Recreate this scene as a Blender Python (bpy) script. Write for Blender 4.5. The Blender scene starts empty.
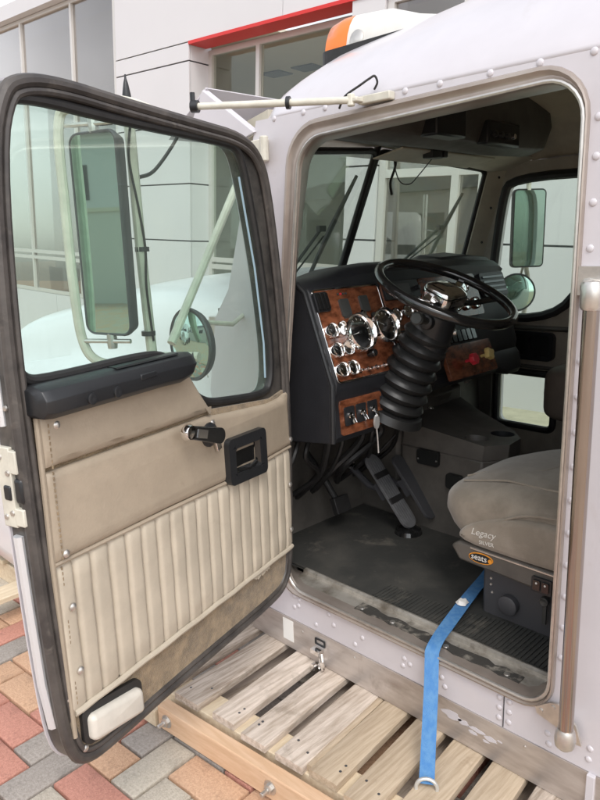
import bpy, bmesh, math, random
from mathutils import Vector, Matrix
from mathutils.geometry import tessellate_polygon
random.seed(7)
R = math.radians
sc = bpy.context.scene
COL = sc.collection

# ------------------------------------------------------------------ camera, sky, sun, exposure
cam_data = bpy.data.cameras.new('camera')
cam = bpy.data.objects.new('camera', cam_data); COL.objects.link(cam); sc.camera = cam
P_, A_, R_ = .2266, .7757, -.0282
ax = Vector((math.sin(A_), math.cos(A_), 0)); rr = Vector((math.cos(A_), -math.sin(A_), 0)); zz = Vector((0, 0, 1))
fw = ax*math.cos(P_) - zz*math.sin(P_); cu = ax*math.sin(P_) + zz*math.cos(P_)
cr = rr*math.cos(R_) + cu*math.sin(R_); cup = cu*math.cos(R_) - rr*math.sin(R_)
m = Matrix((cr, cup, -fw)).transposed().to_4x4(); m.translation = (-1.4606, -.6437, 1.51)
cam.matrix_world = m
cam_data.sensor_width = 36; cam_data.lens = 690/800*36; cam_data.clip_start = .02; cam_data.clip_end = 2000

world = bpy.data.worlds.new('World'); sc.world = world; world.use_nodes = True
wn = world.node_tree.nodes; wl = world.node_tree.links
bg = wn['Background']; sky = wn.new('ShaderNodeTexSky'); sky.sky_type = 'NISHITA'; sky.sun_disc = False
SUN_EL, SUN_AZ = 52, 215           # azimuth clockwise from +Y: behind the camera, to its left
sky.sun_elevation = R(SUN_EL); sky.sun_rotation = R(SUN_AZ); sky.air_density = 1.1; sky.dust_density = 1.6; sky.ozone_density = 1.0
hs = wn.new('ShaderNodeHueSaturation'); hs.inputs['Saturation'].default_value = .22; wl.new(sky.outputs[0], hs.inputs['Color'])
# broken cloud all over the sky
wtc = wn.new('ShaderNodeTexCoord'); wno = wn.new('ShaderNodeTexNoise'); wno.inputs['Scale'].default_value = 2.2; wno.inputs['Detail'].default_value = 7; wl.new(wtc.outputs['Generated'], wno.inputs['Vector'])
wmr = wn.new('ShaderNodeMapRange'); wmr.inputs[1].default_value = .35; wmr.inputs[2].default_value = .65; wmr.inputs[3].default_value = .72; wmr.inputs[4].default_value = 1.3; wl.new(wno.outputs[0], wmr.inputs[0])
wmx = wn.new('ShaderNodeVectorMath'); wmx.operation = 'SCALE'; wl.new(hs.outputs[0], wmx.inputs[0]); wl.new(wmr.outputs[0], wmx.inputs['Scale'])
wl.new(wmx.outputs[0], bg.inputs[0]); bg.inputs[1].default_value = .15
sun_d = bpy.data.lights.new('sun', 'SUN'); sun_d.energy = .6; sun_d.angle = R(20); sun_d.color = (1, .95, .89)
sun = bpy.data.objects.new('sun', sun_d); COL.objects.link(sun); sun.location = (-3, -3, 8)
sdir = Vector((math.sin(R(SUN_AZ))*math.cos(R(SUN_EL)), math.cos(R(SUN_AZ))*math.cos(R(SUN_EL)), math.sin(R(SUN_EL))))
sun.rotation_euler = sdir.to_track_quat('Z', 'Y').to_euler()
vs = sc.view_settings; vs.view_transform = 'Standard'; vs.look = 'None'; vs.gamma = 1; vs.use_curve_mapping = False; vs.exposure = .98
try: sc.cycles.max_bounces = 10; sc.cycles.transparent_max_bounces = 24; sc.cycles.use_denoising = True
except Exception: pass

# ------------------------------------------------------------------ materials
def mat(name, col, rough=.5, metal=0., var=0., vscale=8., col2=None, bump=0., bscale=60., coat=0., stretch=None, detail=4., lo=.38, hi=.62, sheen=0., spec=.5, stain=None):
    m_ = bpy.data.materials.new(name); m_.use_nodes = True
    nt = m_.node_tree; b = nt.nodes['Principled BSDF']; L = nt.links
    b.inputs['Base Color'].default_value = (*col, 1); b.inputs['Roughness'].default_value = rough; b.inputs['Metallic'].default_value = metal
    b.inputs['Coat Weight'].default_value = coat; b.inputs['Coat Roughness'].default_value = .08; b.inputs['Sheen Weight'].default_value = sheen
    b.inputs['Specular IOR Level'].default_value = spec
    if var or col2 or bump or stain:
        tc = nt.nodes.new('ShaderNodeTexCoord'); mp = nt.nodes.new('ShaderNodeMapping'); L.new(tc.outputs['Object'], mp.inputs[0])
        if stretch: mp.inputs['Scale'].default_value = stretch
        if var or col2:
            n = nt.nodes.new('ShaderNodeTexNoise'); n.inputs['Scale'].default_value = vscale; n.inputs['Detail'].default_value = detail; n.inputs['Roughness'].default_value = .62
            L.new(mp.outputs[0], n.inputs['Vector'])
            rp = nt.nodes.new('ShaderNodeMapRange'); rp.inputs[1].default_value = lo; rp.inputs[2].default_value = hi; L.new(n.outputs[0], rp.inputs[0])
            mx = nt.nodes.new('ShaderNodeMix'); mx.data_type = 'RGBA'
            c2 = col2 if col2 else tuple(max(0, c*(1-var)) for c in col)
            mx.inputs[6].default_value = (*col, 1); mx.inputs[7].default_value = (*c2, 1)
            L.new(rp.outputs[0], mx.inputs[0]); last = mx.outputs[2]
            if stain:                  # (scale, threshold, colour, amount): blotches of dirt or wear
                n3 = nt.nodes.new('ShaderNodeTexNoise'); n3.inputs['Scale'].default_value = stain[0]; n3.inputs['Detail'].default_value = 9; n3.inputs['Roughness'].default_value = .68; n3.inputs['Distortion'].default_value = .4
                L.new(tc.outputs['Object'], n3.inputs['Vector'])
                r3 = nt.nodes.new('ShaderNodeMapRange'); r3.inputs[1].default_value = stain[1]; r3.inputs[2].default_value = stain[1]+.14; r3.inputs[4].default_value = stain[3]; L.new(n3.outputs[0], r3.inputs[0])
                m3 = nt.nodes.new('ShaderNodeMix'); m3.data_type = 'RGBA'; L.new(r3.outputs[0], m3.inputs[0]); L.new(last, m3.inputs[6]); m3.inputs[7].default_value = (*stain[2], 1); last = m3.outputs[2]
            L.new(last, b.inputs['Base Color'])
            rr_ = nt.nodes.new('ShaderNodeMapRange'); rr_.inputs[3].default_value = rough*.85; rr_.inputs[4].default_value = min(1, rough*1.25)
            L.new(n.outputs[0], rr_.inputs[0]); L.new(rr_.outputs[0], b.inputs['Roughness'])
        if bump:
            n2 = nt.nodes.new('ShaderNodeTexNoise'); n2.inputs['Scale'].default_value = bscale; n2.inputs['Detail'].default_value = 5
            L.new(mp.outputs[0], n2.inputs['Vector'])
            bp = nt.nodes.new('ShaderNodeBump'); bp.inputs['Strength'].default_value = bump; bp.inputs['Distance'].default_value = .004
            L.new(n2.outputs[0], bp.inputs['Height']); L.new(bp.outputs[0], b.inputs['Normal'])
    return m_

def glass(name, tint, refl=1., rough=0., haze=0., rcol=(.95, 1, .97)):
    m_ = bpy.data.materials.new(name); m_.use_nodes = True
    nt = m_.node_tree; L = nt.links; nt.nodes.remove(nt.nodes['Principled BSDF'])
    out = nt.nodes['Material Output']
    tr = nt.nodes.new('ShaderNodeBsdfTransparent'); tr.inputs[0].default_value = (*tint, 1)
    gl = nt.nodes.new('ShaderNodeBsdfGlossy'); gl.inputs['Roughness'].default_value = rough; gl.inputs[0].default_value = (*rcol, 1)
    lw = nt.nodes.new('ShaderNodeLayerWeight'); lw.inputs[0].default_value = .5
    pw_ = nt.nodes.new('ShaderNodeMath'); pw_.operation = 'POWER'; pw_.inputs[1].default_value = 5; L.new(lw.outputs['Facing'], pw_.inputs[0])
    ma = nt.nodes.new('ShaderNodeMath'); ma.operation = 'MULTIPLY_ADD'; ma.inputs[1].default_value = .9; ma.inputs[2].default_value = .04; L.new(pw_.outputs[0], ma.inputs[0])
    mu = nt.nodes.new('ShaderNodeMath'); mu.operation = 'MULTIPLY'; mu.inputs[1].default_value = refl; mu.use_clamp = True; L.new(ma.outputs[0], mu.inputs[0])
    mx = nt.nodes.new('ShaderNodeMixShader'); L.new(mu.outputs[0], mx.inputs[0]); L.new(tr.outputs[0], mx.inputs[1]); L.new(gl.outputs[0], mx.inputs[2])
    last = mx
    if haze:                       # painted veil: pale diffuse colour imitating hazy reflected light on the pane
        df = nt.nodes.new('ShaderNodeBsdfDiffuse'); df.inputs[0].default_value = (.72, .76, .72, 1)
        tc = nt.nodes.new('ShaderNodeTexCoord'); n = nt.nodes.new('ShaderNodeTexNoise'); n.inputs['Scale'].default_value = 3.; n.inputs['Detail'].default_value = 6
        L.new(tc.outputs['Object'], n.inputs['Vector'])
        mr = nt.nodes.new('ShaderNodeMapRange'); mr.inputs[3].default_value = haze*.4; mr.inputs[4].default_value = haze*1.6; L.new(n.outputs[0], mr.inputs[0])
        m2 = nt.nodes.new('ShaderNodeMixShader'); L.new(mr.outputs[0], m2.inputs[0]); L.new(mx.outputs[0], m2.inputs[1]); L.new(df.outputs[0], m2.inputs[2]); last = m2
    L.new(last.outputs[0], out.inputs[0])
    return m_

M = {}
M['paint'] = mat('white_paint', (.60, .572, .60), .38, var=.05, vscale=5, coat=.5, bump=.06, bscale=5, stain=(6, .60, (.44, .40, .38), .35))
M['hoodpaint'] = mat('hood_paint', (.76, .755, .77), .35, var=.04, vscale=3, coat=.4)
M['jamb'] = mat('jamb_metal', (.37, .31, .27), .34, .55, col2=(.46, .40, .355), vscale=5, bump=.03, bscale=40, stain=(14, .6, (.27, .22, .18), .5))
M['sill'] = mat('sill_metal', (.52, .49, .44), .42, .55, col2=(.24, .21, .17), vscale=11, bump=.12, bscale=35, lo=.42, hi=.68, stain=(13, .56, (.10, .085, .065), .8))
M['steel'] = mat('stainless_skirt', (.60, .55, .515), .34, .55, col2=(.44, .385, .35), vscale=4, stretch=(1, 1, 5), bump=.04, bscale=20, stain=(7, .57, (.30, .25, .215), .6))
M['chrome'] = mat('chrome', (.86, .85, .84), .1, 1.)
M['satin'] = mat('satin_aluminium', (.68, .65, .61), .32, .85, var=.2, vscale=20)
M['bronze'] = mat('polished_tube', (.46, .405, .37), .17, 1., var=.15, vscale=6, stretch=(1, 1, .3))
M['cream'] = mat('cream_enamel', (.66, .63, .54), .4, var=.15, vscale=25)
M['rubber'] = mat('black_rubber', (.022, .021, .021), .5, var=.3, vscale=20, bump=.1, bscale=80)
M['seal'] = mat('worn_seal', (.045, .04, .038), .42, col2=(.085, .075, .068), vscale=12, bump=.12, bscale=50, stain=(20, .58, (.16, .14, .12), .5))
M['edge'] = mat('door_edge_dark', (.055, .052, .05), .4, .3, col2=(.12, .11, .10), vscale=15, stain=(18, .58, (.22, .2, .18), .5))
M['plastic'] = mat('black_plastic', (.018, .019, .021), .38, bump=.1, bscale=220)
M['dash'] = mat('dash_plastic', (.020, .021, .025), .45, var=.2, vscale=8, bump=.14, bscale=260)
M['gloss'] = mat('gloss_black', (.012, .012, .012), .14, coat=.5)
M['vinyl'] = mat('tan_vinyl', (.40, .33, .25), .46, var=.14, vscale=7, bump=.16, bscale=170, stain=(10, .60, (.27, .215, .155), .5))
M['pleat'] = mat('cream_vinyl', (.53, .465, .37), .44, var=.13, vscale=9, bump=.14, bscale=170, stain=(8, .60, (.38, .31, .23), .45))
M['carpet'] = mat('door_carpet', (.32, .23, .13), .95, col2=(.18, .128, .07), vscale=28, bump=.9, bscale=300, sheen=.3, detail=8, stain=(9, .55, (.13, .10, .065), .6))
M['wood'] = mat('burl_wood', (.25, .085, .04), .2, col2=(.085, .026, .012), vscale=22, coat=.6, stretch=(1, 1, 2.2), detail=9)
M['fabric'] = mat('taupe_fabric', (.27, .23, .182), .9, col2=(.20, .168, .13), vscale=10, bump=.25, bscale=400, sheen=.35, stain=(12, .57, (.25, .21, .165), .5))
M['fabric2'] = mat('taupe_fabric_side', (.30, .255, .205), .9, col2=(.23, .195, .153), vscale=9, bump=.25, bscale=400, sheen=.35)
M['seatback2'] = mat('brown_seat_vinyl', (.13, .105, .085), .6, var=.2, vscale=9, bump=.1)
M['head'] = mat('headliner', (.55, .49, .39), .85, var=.2, vscale=6, bump=.15, bscale=200)
M['header'] = mat('header_panel', (.56, .52, .42), .55, var=.15, vscale=9)
M['console'] = mat('console_plastic', (.11, .10, .088), .5, var=.25, vscale=9, bump=.12, bscale=200)
M['mat'] = mat('floor_mat', (.042, .042, .039), .6, col2=(.085, .08, .07), vscale=5, bump=.15, bscale=120, lo=.45, hi=.75, detail=8, stain=(7, .57, (.20, .18, .15), .55))
M['doorin'] = mat('passenger_trim', (.36, .315, .26), .5, var=.2, vscale=8, bump=.1, bscale=180)
M['dial'] = mat('gauge_face', (.012, .013, .013), .4)
M['needle'] = mat('needle_white', (.7, .7, .66), .5)
M['screen'] = mat('grey_panel', (.05, .052, .05), .35)
M['pedal'] = mat('pedal_grey', (.17, .17, .175), .5, .2, var=.2, vscale=20)
M['red'] = mat('red_knob', (.62, .03, .05), .35)
M['yellow'] = mat('yellow_knob', (.75, .58, .22), .4)
M['white'] = mat('white_plastic', (.70, .68, .64), .45, var=.08, vscale=14)
M['lens'] = mat('courtesy_lens', (.64, .60, .53), .4, var=.10, vscale=20)
M['paper'] = mat('sticker_paper', (.80, .78, .74), .6)
M['amber'] = mat('amber_lens', (.85, .20, .015), .22, coat=.4)
M['strap'] = mat('blue_webbing', (.055, .19, .44), .75, col2=(.10, .25, .47), vscale=60, bump=.3, bscale=500, stretch=(1, 1, .2))
M['thread'] = mat('embroidery', (.66, .63, .58), .8)
M['ring'] = mat('white_ring', (.62, .62, .60), .3, .5)
M['orange'] = mat('orange_print', (.85, .33, .03), .5)
M['glass'] = glass('door_glass', (.85, .94, .90), 1.0, haze=.035)
M['wsglass'] = glass('windscreen_glass', (.87, .94, .895), 1.1, haze=.085)
M['pglass'] = glass('passenger_glass', (.86, .935, .89), .8, haze=.05)
M['mirror'] = mat('mirror_glass', (.50, .66, .59), .02, 1.)
M['slatg'] = mat('weathered_wood', (.58, .49, .41), .85, col2=(.33, .26, .20), vscale=7, stretch=(1.2, 14, 14), bump=.5, bscale=30, detail=8, stain=(9, .56, (.20, .155, .115), .75))
M['slatw'] = mat('pale_weathered_wood', (.66, .565, .485), .85, col2=(.42, .34, .27), vscale=5, stretch=(1.4, 12, 12), bump=.5, bscale=30, detail=8, stain=(8, .58, (.25, .20, .15), .7))
M['slatt'] = mat('tan_wood', (.54, .435, .32), .8, col2=(.42, .325, .225), vscale=6, stretch=(1.2, 16, 16), bump=.35, bscale=30, detail=8, stain=(9, .58, (.27, .19, .12), .65))
M['fresh'] = mat('fresh_pine', (.66, .45, .295), .75, col2=(.58, .375, .23), vscale=5, stretch=(14, 1.2, 14), bump=.25, bscale=30, stain=(7, .6, (.42, .27, .15), .5))
M['pine'] = mat('pale_pine', (.70, .59, .43), .75, col2=(.60, .48, .33), vscale=5, stretch=(1.5, 12, 12), bump=.25, bscale=30)
M['sand'] = mat('joint_sand', (.23, .185, .135), .95, col2=(.16, .15, .09), vscale=40, bump=.8, bscale=200)
def pav(n, c, c2): return mat(n, c, .88, col2=c2, vscale=130, bump=.7, bscale=260, detail=9, stain=(11, .55, tuple(x*.6 for x in c2), .55))
PAV = {'r': pav('paver_red', (.55, .265, .20), (.44, .20, .15)), 'o': pav('paver_orange', (.60, .385, .25), (.49, .30, .19)),
       'g': pav('paver_grey', (.37, .33, .295), (.285, .25, .22)), 'c': pav('paver_cream', (.53, .475, .395), (.42, .37, .30))}
M['panel'] = mat('composite_panel', (.63, .61, .615), .42, var=.03, vscale=.8, stain=(.7, .56, (.66, .63, .61), .5))
M['band'] = mat('red_band', (.60, .022, .018), .4)
M['soffit'] = mat('beige_soffit', (.62, .57, .47), .6)
M['mull'] = mat('window_mullion', (.62, .59, .56), .4, .3)
M['bglass'] = glass('shopfront_glass', (.58, .58, .56), 4.2, rough=.01, rcol=(1, .945, .92))
M['bayglass'] = glass('bay_glass', (.84, .86, .83), 1.2, rough=.0)
M['inwall'] = mat('interior_wall', (.60, .585, .54), .8)
M['infloor'] = mat('interior_floor', (.30, .29, .27), .3)
M['chair'] = mat('bent_ply', (.48, .30, .14), .45, var=.2)
M['dark'] = mat('dark_grey', (.06, .06, .065), .5)
M['bin'] = mat('blue_plastic', (.08, .20, .40), .5)
M['runner'] = mat('glass_runner', (.30, .42, .50), .5)
M['boot'] = mat('boot_rubber', (.020, .020, .020), .38, bump=.10, bscale=60)
M['alu'] = mat('bright_aluminium', (.80, .82, .85), .3, .5)
M['tyre'] = mat('tyre', (.02, .02, .02), .8, bump=.3)

# ------------------------------------------------------------------ mesh helpers
class MB:
    def __init__(s, T=None): s.v = []; s.f = []; s.m = []; s.T = T
    def add(s, vs, fs, mi=0):
        o = len(s.v); T = s.T
        for p in vs: s.v.append(tuple(T(*p)) if T else tuple(p))
        for f in fs: s.f.append([i+o for i in f]); s.m.append(mi)
        return s
    def box(s, a, b, mi=0):
        x0, y0, z0 = a; x1, y1, z1 = b
        return s.add([(x0,y0,z0),(x1,y0,z0),(x1,y1,z0),(x0,y1,z0),(x0,y0,z1),(x1,y0,z1),(x1,y1,z1),(x0,y1,z1)],
                     [(0,3,2,1),(4,5,6,7),(0,1,5,4),(1,2,6,5),(2,3,7,6),(3,0,4,7)], mi)
    def obox(s, c, ex, ey, ez, mi=0):
        c, ex, ey, ez = Vector(c), Vector(ex), Vector(ey), Vector(ez)
        vs = [c + ex*i + ey*j + ez*k for k in (-1, 1) for (i, j) in ((-1,-1),(1,-1),(1,1),(-1,1))]
        return s.add(vs, [(0,3,2,1),(4,5,6,7),(0,1,5,4),(1,2,6,5),(2,3,7,6),(3,0,4,7)], mi)
    def loft(s, rings, closed=True, caps=True, mi=0):
        n = len(rings[0]); vs = [p for r in rings for p in r]; fs = []
        for k in range(len(rings)-1):
            for i in range(n if closed else n-1):
                j = (i+1) % n; fs.append((k*n+i, k*n+j, (k+1)*n+j, (k+1)*n+i))
        if caps and closed: fs.append(tuple(range(n-1, -1, -1))); fs.append(tuple((len(rings)-1)*n+i for i in range(n)))
        return s.add(vs, fs, mi)
    def tube(s, pts, r, seg=10, mi=0, closed=False, caps=True, flat=1.):
        P = [Vector(p) for p in pts]; n = len(P); rings = []
        rad = r if isinstance(r, (list, tuple)) else [r]*n
        prev = None
        for i in range(n):
            if closed: t = P[(i+1) % n]-P[i-1]
            else: t = P[min(i+1, n-1)]-P[max(i-1, 0)]
            t.normalize()
            if prev is None:
                u = Vector((0, 0, 1)) if abs(t.z) < .9 else Vector((1, 0, 0))
            else: u = prev
            u = (u - t*u.dot(t)).normalized(); prev = u; w = t.cross(u)
            rings.append([P[i] + u*math.cos(2*math.pi*k/seg)*rad[i] + w*math.sin(2*math.pi*k/seg)*rad[i]*flat for k in range(seg)])
        if closed: rings.append(rings[0]); caps = False
        return s.loft(rings, True, caps, mi)
    def lathe(s, o, axis, prof, seg=20, mi=0):
        o = Vector(o); a = Vector(axis).normalized(); u = a.orthogonal().normalized(); w = a.cross(u)
        rings = [[o + a*h + (u*math.cos(2*math.pi*k/seg) + w*math.sin(2*math.pi*k/seg))*max(r, 1e-4) for k in range(seg)] for (r, h) in prof]
        return s.loft(rings, True, True, mi)
    def plate(s, outer, holes, f0, f1, mi=0, mside=None):
        """outer/holes: 2-D outlines; f0,f1 map (a,b) to 3-D front and back"""
        polys = [outer]+list(holes); flat = [p for q in polys for p in q]
        tris = tessellate_polygon([[Vector((a, b, 0)) for a, b in q] for q in polys]); n = len(flat)
        fs = [tuple(t) for t in tris]
        s.add([f0(*p) for p in flat]+[f1(*p) for p in flat], fs+[tuple(n+i for i in reversed(t)) for t in tris], mi)
        for q in polys:
            k = len(q); s.add([f0(*p) for p in q]+[f1(*p) for p in q], [(i, (i+1) % k, k+(i+1) % k, k+i) for i in range(k)], mi if mside is None else mside)
        return s
    def build(s, name, mats, parent=None, smooth=35, bevel=0., seg=2, weld=True):
        me = bpy.data.meshes.new(name); me.from_pydata(s.v, [], s.f)
        if not isinstance(mats, (list, tuple)): mats = [mats]
        for k in mats: me.materials.append(M[k] if isinstance(k, str) else k)
        me.polygons.foreach_set('material_index', s.m)
        bm = bmesh.new(); bm.from_mesh(me)
        if weld: bmesh.ops.remove_doubles(bm, verts=bm.verts, dist=1e-5)
        bmesh.ops.recalc_face_normals(bm, faces=bm.faces); bm.to_mesh(me); bm.free()
        if smooth:
            me.polygons.foreach_set('use_smooth', [True]*len(me.polygons)); me.set_sharp_from_angle(angle=R(smooth))
        o = bpy.data.objects.new(name, me); COL.objects.link(o)
        if parent is not None:
            o.parent = parent
            if parent.type == 'EMPTY': o.location = -parent.location
        if bevel:
            b = o.modifiers.new('bevel', 'BEVEL'); b.width = bevel; b.segments = seg; b.limit_method = 'ANGLE'; b.angle_limit = R(40)
        return o

def thing(name, loc, label, cat, group=None):
    o = bpy.data.objects.new(name, None); COL.objects.link(o); o.location = loc; o.empty_display_size = .1
    o['label'] = label; o['category'] = cat
    if group: o['group'] = group
    return o
def tag(o, label, cat, group=None):
    o['label'] = label; o['category'] = cat
    if group: o['group'] = group
    return o
def at(o, loc, parent, name=None, rot=None):
    """linked copy of mesh object o"""
    c = o.copy(); COL.objects.link(c)
    if name: c.name = name
    c.parent = parent; off = -parent.location if (parent is not None and parent.type == 'EMPTY') else Vector((0, 0, 0))
    c.location = Vector(loc)+off
    if rot is not None: c.rotation_euler = rot
    return c
def smoothpoly(pts, it=2):
    for _ in range(it):
        q = []
        for i in range(len(pts)):
            a, b = pts[i], pts[(i+1) % len(pts)]
            q += [tuple(a[k]*.75+b[k]*.25 for k in range(len(a))), tuple(a[k]*.25+b[k]*.75 for k in range(len(a)))]
        pts = q
    return pts
def rrect(a0, b0, a1, b1, r, n=5):
    out = []
    for (cx, cy, t0) in ((a1-r, b1-r, 0), (a0+r, b1-r, 90), (a0+r, b0+r, 180), (a1-r, b0+r, 270)):
        for k in range(n+1):
            t = R(t0+90*k/n); out.append((cx+r*math.cos(t), cy+r*math.sin(t)))
    return out
def spline(P, n=8):
    P = [Vector(p) for p in P]; out = []
    for i in range(len(P)-1):
        a = P[max(i-1, 0)]; b = P[i]; c = P[i+1]; d = P[min(i+2, len(P)-1)]
        for k in range(n):
            t = k/n; out.append(.5*((2*b)+(c-a)*t+(2*a-5*b+4*c-d)*t*t+(3*b-a-3*c+d)*t**3))
    return out+[P[-1]]
def sstep(x, a, b):
    t = min(1, max(0, (x-a)/(b-a))); return t*t*(3-2*t)

def text_mesh(name, txt, size, mname, origin, ex, ey, parent, shear=0., extrude=.0006):
    cv = bpy.data.curves.new(name, 'FONT'); cv.body = txt; cv.size = size; cv.extrude = extrude; cv.shear = shear; cv.align_x = 'CENTER'; cv.resolution_u = 3
    o = bpy.data.objects.new(name, cv); COL.objects.link(o)
    dg = bpy.context.evaluated_depsgraph_get(); me = bpy.data.meshes.new_from_object(o.evaluated_get(dg))
    bpy.data.objects.remove(o)
    ex, ey = Vector(ex).normalized(), Vector(ey).normalized(); ez = ex.cross(ey)
    T = Matrix((ex, ey, ez)).transposed().to_4x4(); T.translation = origin; me.transform(T)
    me.materials.clear(); me.materials.append(M[mname])
    r = bpy.data.objects.new(name, me); COL.objects.link(r); r.parent = parent
    if parent.type == 'EMPTY': r.location = -parent.location
    return r

# ------------------------------------------------------------------ ground and paving
g = MB(); g.add([(-60, -60, 0), (80, -60, 0), (80, 80, 0), (-60, 80, 0)], [(0, 1, 2, 3)])
# beyond the built stones: blocks drawn by the material
def ground_material():
    m_ = bpy.data.materials.new('block_paving'); m_.use_nodes = True; nt = m_.node_tree; L = nt.links; b = nt.nodes['Principled BSDF']
    tc = nt.nodes.new('ShaderNodeTexCoord'); br = nt.nodes.new('ShaderNodeTexBrick')
    br.inputs['Color1'].default_value = (.50, .31, .20, 1); br.inputs['Color2'].default_value = (.40, .37, .31, 1); br.inputs['Mortar'].default_value = (.23, .19, .14, 1)
    br.inputs['Scale'].default_value = 1; br.inputs['Brick Width'].default_value = .226; br.inputs['Row Height'].default_value = .113; br.inputs['Mortar Size'].default_value = .004
    L.new(tc.outputs['Object'], br.inputs['Vector'])
    n = nt.nodes.new('ShaderNodeTexNoise'); n.inputs['Scale'].default_value = 30; L.new(tc.outputs['Object'], n.inputs['Vector'])
    mx = nt.nodes.new('ShaderNodeMix'); mx.data_type = 'RGBA'; mx.inputs[0].default_value = .3; L.new(br.outputs[0], mx.inputs[6]); L.new(n.outputs[1], mx.inputs[7])
    L.new(br.outputs[0], b.inputs['Base Color']); b.inputs['Roughness'].default_value = .9
    return m_
ground = g.build('ground', ground_material(), smooth=0); ground['kind'] = 'structure'
bed = MB(); bed.add([(-2.6, -.9, .003), (2.6, -.9, .003), (2.6, 4.6, .003), (-2.6, 4.6, .003)], [(0, 1, 2, 3)])
paving = bed.build('paving', 'sand', smooth=0); paving['kind'] = 'structure'

pvm = MB(); pvm.box((2.62, -6, -.05), (3.9, 16, .15)); pvo = pvm.build('pavement', mat('pavement_concrete', (.50, .45, .34), .9, col2=(.40, .36, .27), vscale=6, bump=.3), smooth=0, bevel=.01); pvo['kind'] = 'structure'
pvm = MB(); pvm.box((2.50, -6, -.05), (2.615, 16, .154)); pvo = pvm.build('kerb', mat('kerb_stone', (.45, .42, .36), .9, var=.2, vscale=10, bump=.3), smooth=0, bevel=.012); pvo['kind'] = 'structure'
U = .1145; G0 = Vector((-.702, 1.077, 0)); PR = R(4.5)
samples = [(-.86,1.39,'o'),(-.79,1.27,'c'),(-.9,1.28,'r'),(-.77,1.13,'g'),(-.73,.98,'r'),(-.62,1.04,'o'),(-.53,1.14,'r'),(-.44,1.07,'g'),(-.55,.93,'c'),(-.41,.82,'g'),(-.52,.80,'o'),
           (-.62,1.80,'g'),(-.66,1.63,'r'),(-.59,1.97,'r'),(-.72,1.50,'o'),(-.60,1.52,'g')]
def paver_mesh(key):
    mb = MB(); g_ = .0075; L_, W_ = 2*U-g_, U-g_; c = .006; z0, z1, z2 = -.05, .019, .024
    def ring(d, z, j=0): return [(d+j, d, z), (L_-d, d+j, z), (L_-d-j, W_-d, z), (d, W_-d-j, z)]
    rings = [ring(0, z0), ring(0, z1), ring(c*.4, z2-.0015), ring(c, z2)]
    mb.loft([[(p[0]+g_/2, p[1]+g_/2, p[2]) for p in r] for r in rings])
    me_o = mb.build('paver', PAV[key], None, smooth=50); return me_o
PM = {k: paver_mesh(k) for k in PAV}
pv = []
for i in range(-22, 30):
    for j in range(-18, 32):
        d = (i-j+2) % 4
        if d == 0: org = (i, j); ro = 0
        elif d == 2: org = (i+1, j-1); ro = 90
        else: continue
        p = Vector((org[0]*U, org[1]*U, 0)); q = Matrix.Rotation(PR, 3, 'Z') @ p + G0
        cl = Vector((1, .5, 0)) if ro == 0 else Vector((-.5, 1, 0)); c = q + Matrix.Rotation(PR, 3, 'Z') @ (cl*U)
        if -2.45 < c.x < 2.4 and -.8 < c.y < 4.45: pv.append((q, ro, c))
# the stones that show largest: left of and in front of the pallet
pv.sort(key=lambda t: (Vector((-.75, 1.25, 0))-t[2]).length)
rest = {k: [] for k in PAV}
for n_, (q, ro, c) in enumerate(pv):
    best = min(samples, key=lambda s_: (s_[0]-c.x)**2+(s_[1]-c.y)**2)
    if (best[0]-c.x)**2+(best[1]-c.y)**2 < .07**2: k = best[2]
    else: k = random.choice('rrooggcc')
    rz = PR+R(ro)+random.uniform(-.008, .008); h = random.uniform(-.0025, .002)
    if n_ < 280:
        o = at(PM[k], (q.x, q.y, h), paving, 'paver', (random.uniform(-.006, .006), random.uniform(-.006, .006), rz))
    else: rest[k].append(Matrix.Translation((q.x, q.y, h)) @ Matrix.Rotation(rz, 4, 'Z'))
for k, l in rest.items():
    me = PM[k].data; mb = MB(); vs0 = [v.co for v in me.vertices]; fs0 = [list(p.vertices) for p in me.polygons]
    for T in l: mb.add([T @ v for v in vs0], fs0)
    o = mb.build('far_pavers', PAV[k], paving, smooth=50, weld=False); o['kind'] = 'stuff'
for o in PM.values(): bpy.data.objects.remove(o)

# ------------------------------------------------------------------ building (a clad shopfront alongside the yard)
BU = Vector((.035, -.044, .998)).normalized(); BA = Vector((-.03, .999, .045)); BA = (BA-BU*BA.dot(BU)).normalized(); BO = BU.cross(BA).normalized()   # BO points away from facade
if BO.x > 0: BO = -BO
B0 = Vector((3.6, 0, -.1))
def bw(a, o, h): return B0 + BA*a + BO*o + BU*h       # along, outwards, up
bld = thing('showroom_building', (4.6, 6, 0), 'white panel-clad showroom with glass front and red band under the fascia', 'building')
def bpart(name, a0, a1, o0, o1, h0, h1, mt, parent=None, bevel=.0):
    mb = MB(bw); mb.box((a0, o0, h0), (a1, o1, h1)); return mb.build(name, mt, parent or bld, smooth=0, bevel=bevel)
def clad(name, a0, a1, o0, o1, hs, mt='panel'):
    core = bpart(name, a0+.02, a1-.02, o0+.02, o1-.02, -.4, hs[-1]-.02, 'dark')
    for h0, h1 in zip(hs[:-1], hs[1:]):
        # front panel and return panel, with an open joint between
        bpart('panel', a0, a1, o1-.019, o1, h0+.008, h1-.008, mt, core)
        bpart('panel', a0, a0+.019, o0, o1-.025, h0+.008, h1-.008, mt, core)
    return core
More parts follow.
